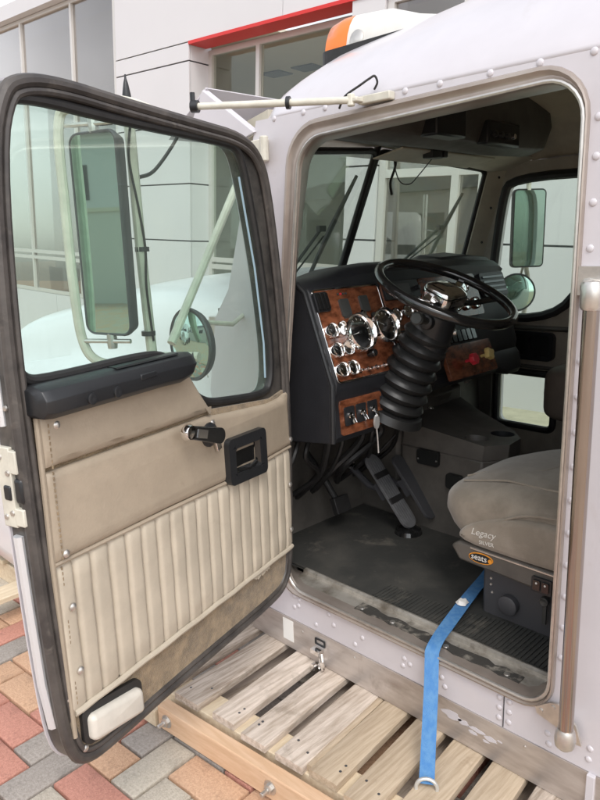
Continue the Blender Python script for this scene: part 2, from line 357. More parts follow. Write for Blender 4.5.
def glazing(a0, a1, o, h0, h1, verts, trans, depth=.06, fw_=.05, gm='bglass'):
    w = bpart('window_frame', a0, a1, o-depth, o, h0, h0+fw_, 'mull')
    bpart('frame_head', a0, a1, o-depth, o, h1-fw_, h1, 'mull', w)
    vv = [a0]+list(verts)+[a1-fw_]
    for a in vv: bpart('mullion', a, a+fw_, o-depth-.002, o+.004, h0+fw_, h1-fw_, 'mull', w)
    for t in trans: bpart('transom', a0, a1, o-depth+.004, o+.002, t, t+fw_, 'mull', w)
    lv = [h0+fw_]+list(trans)+[h1-fw_]
    for i in range(len(vv)-1):
        for k in range(len(lv)-1):
            b0 = lv[k]+(fw_ if k else 0)
            bpart('pane', vv[i]+fw_, vv[i+1], o-depth*.6, o-depth*.6+.008, b0, lv[k+1], gm, w)
    return w
HS = [-.4, .07, .715, 1.365, 2.01, 2.66, 3.31, 3.50]
clad('column', 6.2, 7.66, -.32, 0, HS)
HB = [-.4, .14, .79, 1.44, 2.09, 2.74, 3.50]
clad('column', 3.52, 3.88, -.32, 0, HB)
for a0, a1 in ((1.34, 2.44), (.06, 1.33)): clad('column', a0, a1, -.32, 0, HB)
glazing(2.45, 3.515, -.03, .1, 3.46, (2.70,), (.72, 1.98,), fw_=.07)
# fascia: panels over everything right of the glass corner, red band on its underside
fas = bpart('fascia', -4, 7.66, -.28, -.02, 3.53, 5.6, 'dark')
for k, a0 in enumerate((-3.99, -1.07, 1.84, 4.75)):
    bpart('panel', a0, a0+2.903, -.02, 0, 3.505, 5.6, 'panel', fas)
bpart('red_band', -4, 6.195, -.24, .012, 3.47, 3.503, 'band')
bpart('end_panel', 7.645, 7.665, -.9, -.022, 3.505, 5.6, 'panel', fas)
# bay between the columns: glazing, frame, soffit, room behind
glazing(3.88, 6.2, -.28, .1, 3.46, (5.36,), (1.05, 1.13), fw_=.055, gm='bayglass')
bpart('bay_soffit', 3.0, 7.6, -3.4, -.345, 3.45, 3.49, 'soffit')
for k in range(6): bpart('ceiling_slot', 3.4+k*.55, 3.75+k*.55, -1.6, -1.35, 3.435, 3.449, 'dark')
bpart('back_wall', 3.0, 16, -3.6, -3.4, -.3, 4.5, 'inwall')
bpart('room_floor', 3.0, 16, -3.4, -.30, -.32, -.01, 'infloor')
bpart('room_ceiling', 7.7, 16, -3.4, -.35, 4.44, 4.5, 'soffit')
# corner glass wall further along
glazing(7.68, 13.2, -.02, .50, 4.4, (8.72, 10.17, 11.65), (1.0, 1.09), fw_=.05)
base = bpart('plinth', 7.68, 13.2, -.30, -.04, -.4, .47, 'dark')
for k, a0 in enumerate((7.68, 9.52, 11.36)): bpart('panel', a0, a0+1.832, -.04, -.02, -.4, .495, 'panel', base)
bpart('eave', 7.68, 13.4, -.6, .10, 4.405, 4.6, 'panel')
# street pole, seen faintly through the glass corner? kept inside the room: seats by the window
def ply_chair(a, o, rot, label):
    T0 = bw(a, o, 0); ex = BA*math.cos(rot)+BO*math.sin(rot); ey = BO*math.cos(rot)-BA*math.sin(rot)
    def T(x, y, z): return T0 + ex*x + ey*y + BU*z
    t = thing('shell_chair', T0, label, 'chair', 'chairs inside the showroom')
    mb = MB(T); rings = []
    for k in range(9):
        a_ = R(-75+150*k/8); rad = .25
        rings.append([T_ for T_ in ((rad*math.sin(a_), -rad*math.cos(a_), .42), (rad*1.05*math.sin(a_), -rad*1.05*math.cos(a_), .60), (rad*1.08*math.sin(a_), -rad*1.08*math.cos(a_), .86-.05*abs(math.sin(a_))),
                     (rad*1.0*math.sin(a_), -rad*1.0*math.cos(a_), .86-.05*abs(math.sin(a_))), (rad*.96*math.sin(a_), -rad*.96*math.cos(a_), .60), (rad*.92*math.sin(a_), -rad*.92*math.cos(a_), .42))])
    mb.loft(rings); mb.build('back_shell', 'chair', t)
    mb = MB(T); mb.lathe((0, 0, .40), (0, 0, 1), [(.01, 0), (.22, 0), (.24, .02), (.23, .05), (.01, .06)], 16); mb.build('seat', 'dark', t)
    for sx in (-1, 1):
        for sy in (-1, 1):
            mb = MB(T); mb.tube([(sx*.14, sy*.14, .41), (sx*.2, sy*.2, 0)], .012, 6); mb.build('leg', 'dark', t)
    return t
ply_chair(10.55, -.75, 2.6, 'bent ply shell chair behind glass, first from the glass corner')
ply_chair(10.02, -.8, 3.6, 'bent ply shell chair behind glass, second from the glass corner')
ply_chair(9.35, -.7, 2.2, 'bent ply shell chair behind glass beside the column, nearest the mirror')
bn = MB(bw); bn.loft([[(5.72+r_*math.cos(t), -.75+r_*math.sin(t), h_) for t in [2*math.pi*k/14 for k in range(14)]] for r_, h_ in ((.13, 0), (.16, .85), (.17, .87), (.155, .88), (.12, .95), (.02, .97))])
tag(bn.build('litter_bin', 'bin', None), 'blue domed bin behind the shopfront glass beside the column', 'bin')

# ------------------------------------------------------------------ pallet under the cab
PT = Matrix.Rotation(R(5.5), 3, 'Z')
PO = Vector((-.415, .965, 0))          # front end of the first slat
def pw(x, y, z): return PO + PT @ Vector((x, y, 0)) + Vector((0, 0, z))
pal = thing('pallet', (.6, .5, 0), 'slatted wooden pallet under the truck cab, pine board bolted along its edge', 'pallet')
slats = [(0, .105, 'slatg'), (-.155, .09, 'slatw'), (-.287, .096, 'slatw'), (-.42, .094, 'slatw'), (-.533, .09, 'slatt'), (-.655, .092, 'slatt'), (-.78, .095, 'slatt'), (-.905, .095, 'slatt'), (-1.03, .1, 'slatg'), (-1.155, .1, 'slatt'), (-1.28, .1, 'slatt')]
def slat(y, w, mt, x0, x1, name='slat', z0=.113, z1=.136, jig=.0):
    mb = MB(pw); n = 6; rings = []
    for k in range(n+1):
        x = x0+(x1-x0)*k/n; d = [random.uniform(-.0022, .0022) for _ in range(5)]; dz = random.uniform(-.001, .001)+jig
        rings.append([(x, y-w/2+d[0], z0), (x, y-w/2+d[0], z1-.002+dz), (x, y-w/2+.004+d[1], z1+dz), (x, y, z1+.0008+dz+d[4]*.3), (x, y+w/2-.004+d[2], z1+dz), (x, y+w/2+d[3], z1-.002+dz), (x, y+w/2+d[3], z0)])
    mb.loft(rings); so_ = mb.build(name, mt, pal, smooth=30)
    if name == 'slat' and w > .08:
        for x in (x0+.05, x0+.075):
            nb = MB(pw); nb.lathe((x+random.uniform(-.01, .01), y+random.choice((-1, 1))*w*.27, z1-.001), (0, 0, 1), [(.0042, 0), (.004, .0024), (.0005, .0026)], 8); nb.build('nail', 'dark', so_)
    return so_
slat(.115, .06, 'slatg', .02, 1.9)
for y, w, mt in slats: slat(y, w, mt, random.uniform(-.006, .008), 2.1)
# a split in one slat: thin strip alongside
slat(-.475, .022, 'slatt', .02, 2.0, 'split_strip', z1=.133)
for x in (.055, .75, 1.4, 2.05):
    mb = MB(pw); mb.box((x-.045, -1.4, .022), (x+.045, .17, .1125)); mb.build('stringer', 'slatg' if x > .1 else 'pine', pal, smooth=0, bevel=.003)
mb = MB(pw); mb.box((-.055, -1.45, .034), (-.012, .075, .1115)); brd = mb.build('edge_board', 'fresh', pal, smooth=0, bevel=.004)
mb = MB(pw); mb.box((-.06, .085, .03), (.1, .155, .085)); mb.build('end_block', 'pine', pal, smooth=0, bevel=.003)
for y in (.03, -.40, -.83, -1.26):
    mb = MB(pw); mb.lathe((-.055, y, .075), (-1, 0, 0), [(.021, 0), (.021, .003), (.009, .0035)], 20)
    mb.lathe((-.0585, y, .075), (-1, 0, 0), [(.013, 0), (.013, .011), (.011, .012), (.001, .012)], 6)
    mb.lathe((-.069, y, .075), (-1, 0, 0), [(.007, 0), (.007, .022), (.006, .023), (.001, .023)], 12); mb.build('bolt', 'satin', pal)
for y, w in ((.0, .1), (-.32, .1), (-.64, .1), (-.96, .1), (-1.28, .1)): slat(y, w, 'slatw', -.03, 2.1, 'bottom_board', .003+.024, .045-.0)

# second pallet, under the hood
pal2 = thing('pine_pallet', (.5, 2.7, 0), 'pale pine pallet under the front fender, behind the open door', 'pallet')
def p2(x, y, z): return Vector((-.60, 2.0, 0)) + Matrix.Rotation(R(4), 3, 'Z') @ Vector((x, y, 0)) + Vector((0, 0, z))
for k in range(7):
    mb = MB(p2); mb.box((0 if k == 0 else .2, k*.17, .125), (2.4, k*.17+.11, .147)); mb.build('slat', 'pine', pal2, smooth=0, bevel=.003)
for x in (.22, 1.15, 2.28):
    mb = MB(p2); mb.box((x, -.02, .027), (x+.1, 1.15, .1245)); mb.build('stringer', 'pine', pal2, smooth=0, bevel=.003)

# ------------------------------------------------------------------ truck cab
cab = thing('truck_cab', (.9, .4, .14), 'white riveted truck cab on a pallet with its driver door open', 'truck cab')
def opening(o, n=7, of=0.):
    """door opening outline in (y,z), offset outwards by o"""
    yr = -o*.2; zb = .37-o*.35; zt_r = 1.822+o*.62; zt_f = 1.79+o*.9
    C = [((yr, zt_r), .085+o*.5), ((.815+o*.9+of*.4, zt_f), .10+o*.5), ((.905+o*.8+of, 1.05), .25), ((.93+o*.7+of, zb), .075), ((yr, zb), .075+o*.2)]
    out = []
    for i, (p, r) in enumerate(C):
        p = Vector(p); a = Vector(C[i-1][0])-p; b = Vector(C[(i+1) % len(C)][0])-p; a.normalize(); b.normalize()
        half = math.acos(max(-1, min(1, a.dot(b))))/2; d = r/math.tan(half) if half > .01 else 0
        d = min(d, .3); rr_ = d*math.tan(half); c = p+(a+b).normalized()*(rr_/math.sin(half)); s0 = p+a*d-c; s1 = p+b*d-c
        ang = s0.angle_signed(s1)
        for k in range(n+1):
            t = -ang*k/n; out.append((c.x+s0.x*math.cos(t)-s0.y*math.sin(t), c.y+s0.x*math.sin(t)+s0.y*math.cos(t)))
    return out
# side skin
skin_out = [(-.62, 1.862), (-.62, .252), (1.03, .252), (1.20, .45), (1.30, 1.0), (1.25, 1.26), (1.17, 1.36), (1.0, 1.862)]
mb = MB(); mb.plate(skin_out, [opening(.046)], lambda y, z: (0, y, z), lambda y, z: (.022, y, z))
skin = mb.build('side_panel', 'paint', cab, smooth=20)
# seam cover below the opening and the seam line
mb = MB(); mb.box((-.0025, .1185, .255), (.0, .1205, .352)); mb.build('panel_seam', 'dark', skin, smooth=0)
# jamb ring round the opening
prof = [(.047, .004), (.047, -.004), (.042, -.011), (.034, -.012), (.026, -.006), (.018, -.003), (.010, -.004), (.003, -.008), (-.003, -.006), (-.006, .004), (-.005, .03), (-.002, .06), (.0, .10)]
flare = {.004: .0, .03: .03, .06: .07, .10: .13}
mb = MB(); mb.loft([[(x, y, z) for y, z in opening(o, of=flare.get(x, 0) if o < .004 else 0)] for o, x in prof], closed=True, caps=False)
jamb = mb.build('door_jamb', 'jamb', cab, smooth=40)
so = jamb.modifiers.new('thickness', 'SOLIDIFY'); so.thickness = .003; so.offset = 0
# bright edge bead at the rear and the sill
bead = [p for p in opening(-.002)]
mb = MB(); mb.tube([(-.006, y, z) for y, z in bead], .0055, 8, closed=True); mb.build('edge_bead', 'satin', cab)

# passenger side skin with its own door and windows
PX = 1.78
pwin = smoothpoly([(1.215, 1.10), (.86, 1.115), (.72, 1.285), (.30, 1.30), (.27, 1.40), (.28, 1.77), (.60, 1.772), (1.10, 1.777), (1.155, 1.70)], 2)
peep = rrect(.835, .555, 1.145, .835, .035)
mb = MB(); mb.plate([(-.62, 1.862), (-.62, .252), (1.03, .252), (1.28, .45), (1.34, 1.0), (1.34, 1.40), (1.24, 1.862)], [pwin, peep], lambda y, z: (PX, y, z), lambda y, z: (PX+.022, y, z)); mb.build('passenger_side_panel', 'paint', cab, smooth=20)
mb = MB(); mb.plate([(-.60, 1.85), (-.60, .30), (1.24, .30), (1.30, 1.0), (1.30, 1.38), (1.21, 1.85)], [pwin, peep], lambda y, z: (PX-.045, y, z), lambda y, z: (PX-.002, y, z))
pdoor = mb.build('passenger_door', 'doorin', cab, smooth=20)
for nm, ol, rad in (('window_seal', pwin, .022), ('window_seal', peep, .018)):
    mb = MB(); mb.tube([(PX-.045, y, z) for y, z in ol], rad, 8, closed=True); mb.build(nm, 'rubber', pdoor)
    mb = MB(); mb.plate(ol, [], lambda y, z: (PX-.01, y, z), lambda y, z: (PX-.005, y, z)); mb.build('window_pane', 'pglass', pdoor, smooth=0)
mb = MB(); mb.plate(rrect(.84, .905, 1.07, 1.045, .03), [rrect(.86, .925, .965, 1.03, .02), rrect(.985, .925, 1.05, 1.03, .015)], lambda y, z: (PX-.075, y, z), lambda y, z: (PX-.046, y, z)); ph = mb.build('handle_recess', 'plastic', pdoor, bevel=.006)
mb = MB(); mb.box((PX-.052, .85, .915), (PX-.046, 1.06, 1.035)); mb.build('recess_back', 'dial', ph)
mb = MB(); mb.tube(spline([(PX-.05, .3, 1.07), (PX-.062, .6, 1.07), (PX-.06, .85, 1.065), (PX-.055, 1.25, 1.06)]), .012, 8); mb.build('belt_moulding', 'console', pdoor)
mb = MB(); mb.tube([(PX-.05, 1.2, .87), (PX-.062, .85, .87), (PX-.06, .3, .88)], .010, 8); mb.build('trim_fold', 'console', pdoor)

# roof
def roof_h(y):
    h = .30 - .05*sstep(y, .3, .95) - .06*sstep(y, .85, 1.15)
    return h*(1-sstep(y, 1.12, 1.36)*.93)
def roof_pt(t, y, base=1.862, w=.9, dh=0.):
    h = roof_h(y)+dh; x = .9*(1-t)
    z = base + h*1.34*(1-abs(t)**2.1)**.76 if abs(t) < 1 else base
    inset = .06*sstep(y, 1.0, 1.36)
    return (.9 - t*(w-inset), y-.24*sstep(y, .8, 1.3)*abs(t)**3, z)
ts = [math.sin(math.pi/2*(k/16)) for k in range(-16, 17)]; ts = [math.copysign(1-(1-abs(t))**1.0, t) for t in ts]
ys = [-.62, -.3, 0, .2, .4, .55, .7, .8, .9, 1.0, 1.06, 1.12, 1.17, 1.22, 1.27, 1.31, 1.34, 1.36]
mb = MB(); mb.loft([[roof_pt(t, y) for t in ts] for y in ys], closed=False, caps=False); roof = mb.build('roof', 'paint', cab, smooth=60)
so = roof.modifiers.new('thickness', 'SOLIDIFY'); so.thickness = .004; so.offset = -1
mb = MB(); mb.loft([[roof_pt(t*.985, y, base=1.845, dh=-.075) for t in ts] for y in ys[:-4]], closed=False, caps=False); mb.build('headliner', 'head', cab, smooth=60)
mb = MB(); mb.plate([(.02, .26), (1.78, .26), (1.78, 1.86), (1.5, 2.04), (.9, 2.12), (.3, 2.04), (.02, 1.86)], [], lambda x, z: (x, -.61, z), lambda x, z: (x, -.56, z)); mb.build('rear_wall', 'head', cab, smooth=0)

# rivets
mb = MB(); mb.lathe((0, 0, 0), (-1, 0, 0), [(.0085, -.001), (.0085, .0003), (.007, .0022), (.004, .0034), (.0005, .0038)], 10)
riv = mb.build('rivet', 'paint', None, smooth=60)
rv = [(y, 1.858) for y in (.92, .80, .717, .594, .45, .35, .219, .103, -.01, -.12)] + [(-.027, z) for z in (1.735, 1.66, 1.57, 1.478, 1.40)] + [(-.022, z) for z in (1.24, 1.16, 1.08, 1.0, .92, .84, .76, .68, .60, .52)]
rv += [(y, z) for y in (.153, .133, .105, .088) for z in (.335, .305, .275) if not (y in (.153, .088) )] + [(.0, .30), (-.005, .272), (-.03, .285), (-.105, .315), (-.103, .285)]
rv += [(.90-.02*k, .30+.012*(k % 2)) for k in range(2)] + [(.875, .335), (.90, .34), (.72, .305), (.74, .335), (.60, .31), (.44, .31), (.445, .285), (.42, .30), (.30, .285), (.31, .31), (.80, .275), (.63, .275)]
for y, z in rv: at(riv, (0, y, z), cab)
bpy.data.objects.remove(riv)

# skirt of bright steel, with bits on it
mb = MB(); mb.plate([(-.19, .139), (-.19, .251), (1.01, .251), (1.10, .245), (1.12, .139)], [], lambda y, z: (-.004, y, z), lambda y, z: (.02, y, z)); skirt = mb.build('skirt', 'steel', cab, smooth=20)
mb = MB(); mb.box((-.012, -.125, .10), (.04, -.105, .2515)); mb.build('rear_bracket', 'paint', cab, smooth=0, bevel=.002)
mb = MB(); mb.box((-.0055, .905, .165), (-.0042, .955, .243)); mb.build('sticker', 'paper', skirt, smooth=0)
mb = MB(); mb.plate(rrect(.755, .208, .800, .232, .004), [rrect(.760, .213, .795, .227, .003)], lambda y, z: (-.008, y, z), lambda y, z: (-.0042, y, z)); mb.build('strike_plate', 'plastic', skirt)
mb = MB(); mb.box((-.03, .765, .185), (-.005, .80, .20)); mb.tube([(-.022, .76, .19), (-.034, .745, .175), (-.034, .74, .155), (-.026, .755, .14), (-.012, .775, .142)], .008, 8); mb.lathe((-.02, .79, .135), (-1, 0, 0), [(.012, 0), (.012, .012), (.006, .014)], 12); mb.build('hood_latch', 'chrome', skirt)
# scraped paint patch left on the steel
mb = MB()
for cy, cz, w, h in ((.275, .212, .035, .014), (.235, .207, .018, .008), (.19, .205, .03, .007), (.15, .20, .02, .008), (.205, .192, .015, .005), (.165, .186, .012, .004), (.125, .207, .008, .003)):
    pts = []
    for k in range(14):
        a = 2*math.pi*k/14; q = random.uniform(.65, 1.15); pts.append((cy+w*math.cos(a)*q, cz+h*math.sin(a)*q))
    mb.plate(pts, [], lambda y, z: (-.0048, y, z), lambda y, z: (-.0041, y, z))
mb.build('paint_patch', 'paint', skirt, smooth=0)
for y, z in ((.33, .235), (.055, .232), (.63, .23), (.86, .225)):
    mb = MB(); mb.lathe((-.004, y, z), (-1, 0, 0), [(.004, 0), (.003, .003), (.0005, .0035)], 8); mb.build('small_rivet', 'satin', skirt)

# grab rail
rail = MB(); rail.tube([(-.068, -.066, 1.40), (-.070, -.069, 1.0), (-.072, -.074, .36)], .0165, 16); ro_ = rail.build('grab_rail', 'bronze', cab)
mb = MB(); mb.lathe((-.068, -.066, 1.415), (0, .001, -1), [(.001, -.003), (.018, 0), (.0225, .008), (.0225, .05), (.019, .056)], 16)
mb.tube([(-.062, -.060, 1.40), (-.03, -.040, 1.40), (-.004, -.030, 1.405)], [.019, .016, .015], 10); mb.obox((-.006, -.036, 1.412), (.005, 0, 0), (0, .026, 0), (0, 0, .03)); mb.build('rail_bracket', 'satin', ro_)
mb = MB(); mb.lathe((-.072, -.074, .395), (0, 0, -1), [(.018, 0), (.022, .008), (.0245, .028), (.022, .044), (.012, .054), (.001, .056)], 16)
mb.plate([(-.092, .325), (-.075, .372), (-.030, .408), (-.010, .402), (.026, .374), (.022, .358), (-.03, .345), (-.06, .322)], [], lambda y, z: (-.020, y, z), lambda y, z: (-.013, y, z)); mb.tube([(-.066, -.070, .365), (-.03, -.055, .372), (-.006, -.045, .375)], [.018, .016, .014], 10)
for y, z in ((-.018, .393), (.012, .370)): mb.lathe((-.020, y, z), (-1, 0, 0), [(.006, 0), (.006, .003), (.002, .0032)], 10)
mb.build('rail_bracket', 'satin', ro_)

# sill plate and floor
mb = MB(); mb.loft([[(x, .945, z), (x, .0, z)] for x, z in ((-.004, .366), (.004, .372), (.05, .373), (.09, .377), (.092, .388), (.102, .392), (.112, .388), (.114, .38))], closed=False, caps=False); sill = mb.build('sill_plate', 'sill', cab, smooth=30)
mb = MB(); up_ = [(.036+random.uniform(-.008, .004), .10+k*.028) for k in range(21)]; dn_ = [(.066+random.uniform(-.004, .014), .10+k*.028) for k in range(20, -1, -1)]
mb.plate(up_+dn_, [], lambda x, y: (x, y, .3765), lambda x, y: (x, y, .3735)); mb.build('worn_strip', mat('worn_rubber', (.045, .042, .038), .6, col2=(.22, .20, .17), vscale=30, bump=.3, lo=.5, hi=.66), sill, smooth=0)
for y in (.14, .33, .52, .64): mb = MB(); mb.lathe((.047, y, .376), (0, 0, 1), [(.009, 0), (.008, .003), (.001, .004)], 12); mb.build('sill_bolt', 'satin', sill)
mb = MB(); mb.box((.114, -.56, .34), (1.74, 1.6, .372)); mb.add([(.114, -.1, .3725), (.114, 1.0, .3725), (.114, 1.0, .34), (.114, -.1, .34)], [(0, 1, 2, 3)]); fl = mb.build('floor', 'mat', cab, smooth=0)
mb = MB(); mb.box((.118, .02, .3725), (.9, 1.30, .381)); mt_ = mb.build('floor_mat', 'mat', cab, smooth=0, bevel=.003)
mb = MB()
for k in range(46):
    y = .05+k*.0135; mb.box((.125, y, .381), (.22+.18*max(0, .30-abs(y-.2)), y+.006, .3845))
mb.build('mat_ribs', 'mat', mt_, smooth=0)['kind'] = 'stuff'
mb = MB(); mb.plate([(1.20, .36), (1.24, .80), (1.24, 1.29), (1.27, 1.29), (1.27, .80), (1.23, .34)], [], lambda y, z: (.03, y, z), lambda y, z: (1.74, y, z)); mb.build('firewall', 'console', cab, smooth=0)
# inner side lining behind the rear edge of the opening, and in front of it
mb = MB(); mb.plate([(-.56, .36), (-.02, .36), (-.02, 1.84), (-.56, 1.84)], [], lambda y, z: (.10, y, z), lambda y, z: (.06, y, z)); mb.build('side_lining', 'head', cab, smooth=0)
mb = MB(); mb.plate([(1.07, .36), (1.2, .36), (1.3, .9), (1.24, 1.33), (1.07, 1.33)], [], lambda y, z: (.10, y, z), lambda y, z: (.06, y, z)); mb.build('kick_panel', 'console', cab, smooth=0)

mb = MB(); mb.plate([(1.16, .34), (1.33, .34), (1.38, 1.0), (1.38, 1.36), (1.16, 1.33)], [], lambda y, z: (PX-.08, y, z), lambda y, z: (PX-.05, y, z)); mb.build('kick_panel', 'console', cab, smooth=0)
# windscreen: two panes in a vee, black gasket, centre post
WT = {'l': (.10, 1.045, 1.80), 'c': (.9, 1.262, 1.875), 'r': (1.69, 1.215, 1.83)}
WB = {'l': (.10, 1.235, 1.30), 'c': (.9, 1.485, 1.36), 'r': (1.69, 1.345, 1.36)}
def pane(a, b, name):
    tl, tr, bl, br = Vector(WT[a]), Vector(WT[b]), Vector(WB[a]), Vector(WB[b])
    def P(s_, t_): return (tl*(1-s_)+tr*s_)*(1-t_)+(bl*(1-s_)+br*s_)*t_
    ol = rrect(.012, .02, .988, .98, .06)
    n = (tr-tl).cross(bl-tl).normalized()*.005
    mb = MB(); mb.plate(ol, [], lambda s_, t_: P(s_, t_), lambda s_, t_: P(s_, t_)+n); w = mb.build(name, 'wsglass', cab, smooth=0)
    mb = MB(); mb.tube([P(s_, t_) for s_, t_ in ol], .013, 8, closed=True); mb.build('gasket', 'rubber', w)
    return w
wsl = pane('l', 'c', 'windscreen_pane'); wsr = pane('c', 'r', 'windscreen_pane')
mb = MB(); mb.tube([Vector(WT['c'])+Vector((0, -.004, .01)), Vector(WB['c'])+Vector((0, -.004, -.01))], .014, 8); mb.build('centre_post', 'rubber', cab)
# pillars and header
for sx, k in ((1, 'l'), (-1, 'r')):
    t, b = Vector(WT[k]), Vector(WB[k]); o = Vector((-.05*sx, -.035, 0))
    mb = MB(); mb.loft([[p+Vector((.0, .02, 0)), p+Vector((.015*sx, -.02, 0)), p+o+Vector((0, -.05, 0)), p+o*1.3+Vector((0, .03, 0))] for p in (b+Vector((0, 0, -.05)), b, t, t+Vector((0, -.03, .06)))]); pl_ = mb.build('windscreen_pillar', 'header', cab, smooth=30)
    for f in (.25, .6, .9):
        c = b.lerp(t, f)+o*.5+Vector((.012*sx, -.052, 0)); mb = MB(); mb.lathe(c, (.3*sx, -1, .2), [(.007, 0), (.006, .003), (.001, .004)], 10); mb.build('screw', 'plastic', pl_)
hd = []
for s_ in [k/12 for k in range(13)]:
    x = .05+1.7*s_; zt = 1.80+.075*(1-abs(2*s_-1)); y = 1.20+.065*(1-abs(2*s_-1))
    hd.append([(x, y+.02, zt+.055), (x, y+.012, zt+.012), (x, y-.012, zt+.004), (x, y-.10, zt+.025), (x, y-.20, zt+.06), (x, y-.20, zt+.10)])
mb = MB(); mb.loft(hd); mb.build('header_panel', 'header', cab, smooth=40)
# hood with fenders in front of the cab
def hood_ring(y):
    f = sstep(y, 1.5, 1.85); zs = 1.315-.02*sstep(y, 1.5, 2.0)-.20*sstep(y, 1.9, 3.4); zt = zs+.085-.045*(1-sstep(y, 1.3, 1.8))
    arch = 0 if not 2.45 < y < 3.45 else math.sqrt(max(0, 1-((y-2.95)/.5)**2))
    zb = .20+.10*(1-f)+.42*arch
    drop = .35*sstep(y, 3.1, 3.7)
    fx = lambda x: .10*(1-f)+x*f
    zf = .93-.06*abs((y-2.4)/.6)**2*.5
    half = [(.9, zt), (.55, zt-.012), (.32, zt-.035), (.20, zt-.07), (.15, zs-.03), (.12, zs-.12), (.105, zs-.24), (fx(.06), zf+.03), (fx(-.10), zf), (fx(-.28), zf-.03), (fx(-.39), zf-.08), (fx(-.45), zf-.17), (fx(-.47), max(zb+.03, zf-.32)), (fx(-.465), zb), (fx(-.44), zb-.002)]
    half = [(x+(.9-x)*.25*sstep(y, 3.3, 3.7), y+.20*max(0, 1-abs(x-.9)/.8)*(1-sstep(y, 1.28, 1.9)), z-drop*.4*sstep(z, .4, 1.3)) for x, z in half]
    return half[::-1]+[(1.8-x, y_, z) for x, y_, z in half[1:]]
hy = [1.285, 1.35, 1.42, 1.5, 1.58, 1.66, 1.74, 1.82, 1.9, 2.0, 2.1, 2.2, 2.32, 2.42, 2.45, 2.48, 2.53, 2.6, 2.7, 2.82, 2.95, 3.08, 3.2, 3.3, 3.37, 3.42, 3.45, 3.55, 3.65, 3.75]
mb = MB(); mb.loft([hood_ring(y) for y in hy], closed=False, caps=False)
hood = mb.build('hood', 'hoodpaint', cab, smooth=60)
sb = hood.modifiers.new('smooth', 'SUBSURF'); sb.levels = 1; sb.render_levels = 1
so = hood.modifiers.new('thickness', 'SOLIDIFY'); so.thickness = .008; so.offset = -1
mb = MB(); mb.box((-.36, 2.43, .20), (.20, 2.45, .56)); mb.build('mud_flap', 'rubber', hood, smooth=0)
for sx in (0,):
    mb = MB(); mb.lathe((-.30, 2.95, .40), (1, 0, 0), [(.16, -.01), (.17, .03), (.37, .0), (.40, .05), (.40, .20), (.36, .25), (.1, .24)], 32); mb.build('tyre', 'tyre', hood, smooth=40)
mb = MB(); mb.loft([[(-.0, 1.19, z), (.125, 1.335, z), (.135, 1.325, z), (.012, 1.18, z)] for z in (.38, 1.283)]); mb.build('cowl_side', 'hoodpaint', cab, smooth=0, bevel=.004)
mb = MB(); mb.box((.12, 1.335, .38), (1.68, 1.35, 1.285)); mb.build('cowl', 'hoodpaint', cab, smooth=0)
# small hinge bracket and wire on the hood side
mb = MB(); mb.obox((.092, 1.37, 1.20), (.012, 0, 0), (0, .022, 0), (0, 0, .05)); mb.tube(spline([(.075, 1.38, 1.16), (.06, 1.40, 1.12), (.07, 1.42, 1.06), (.075, 1.41, 1.02)]), .003, 6); mb.build('hood_bracket', 'satin', hood, bevel=.003)

# exterior visor end at the front corner of the roof
mb = MB(); mb.loft([[(-.01, 1.00, 1.83), (-.01, 1.12, 1.80), (-.01, 1.33, 1.865), (-.01, 1.24, 1.985)], [(.012, 1.00, 1.835), (.012, 1.12, 1.805), (.012, 1.33, 1.87), (.012, 1.24, 1.99)]]); vis = mb.build('sun_visor', 'paint', cab, smooth=0, bevel=.002)
mb = MB(); mb.loft([[(x, 1.23, 1.99), (x, 1.45, 1.865), (x, 1.455, 1.862), (x, 1.236, 1.994)] for x in (0.0, .6, 1.2, 1.8)]); mb.build('visor_blade', 'paint', vis, smooth=0)

# cab marker lamp on the roof
lt = MB(); cx, cy, cz = .40, .845, 2.075
def lamp_ring(y, w, h): return [(cx+w*math.cos(R(a)), y, cz+h*math.sin(R(a))) for a in range(0, 181, 15)]
secs = [(cy+.20, .03, .105), (cy+.185, .062, .125), (cy+.13, .07, .135), (cy+.085, .07, .134), (cy-.05, .066, .122), (cy-.15, .05, .085), (cy-.25, .02, .06)]
lt.loft([lamp_ring(*s_) for s_ in secs[3:]]); lamp = lt.build('marker_lamp', 'white', cab, smooth=50)
lt = MB(); lt.loft([lamp_ring(*s_) for s_ in secs[:4]]); lt.build('amber_lens', 'amber', lamp, smooth=50)
lt = MB(); lt.plate(rrect(cx-.08, cy-.27, cx+.08, cy+.205, .05), [], lambda x, y: (x, y, cz-.06), lambda x, y: (x, y, cz+.03)); lt.build('lamp_base', 'rubber', lamp, smooth=0)
lt = MB(); lt.lathe((cx-.066, cy+.045, cz+.045), (-1, 0, .15), [(.001, .006), (.02, .005), (.028, 0), (.03, -.01)], 14); lt.build('lamp_bulb_shade', 'satin', lamp)

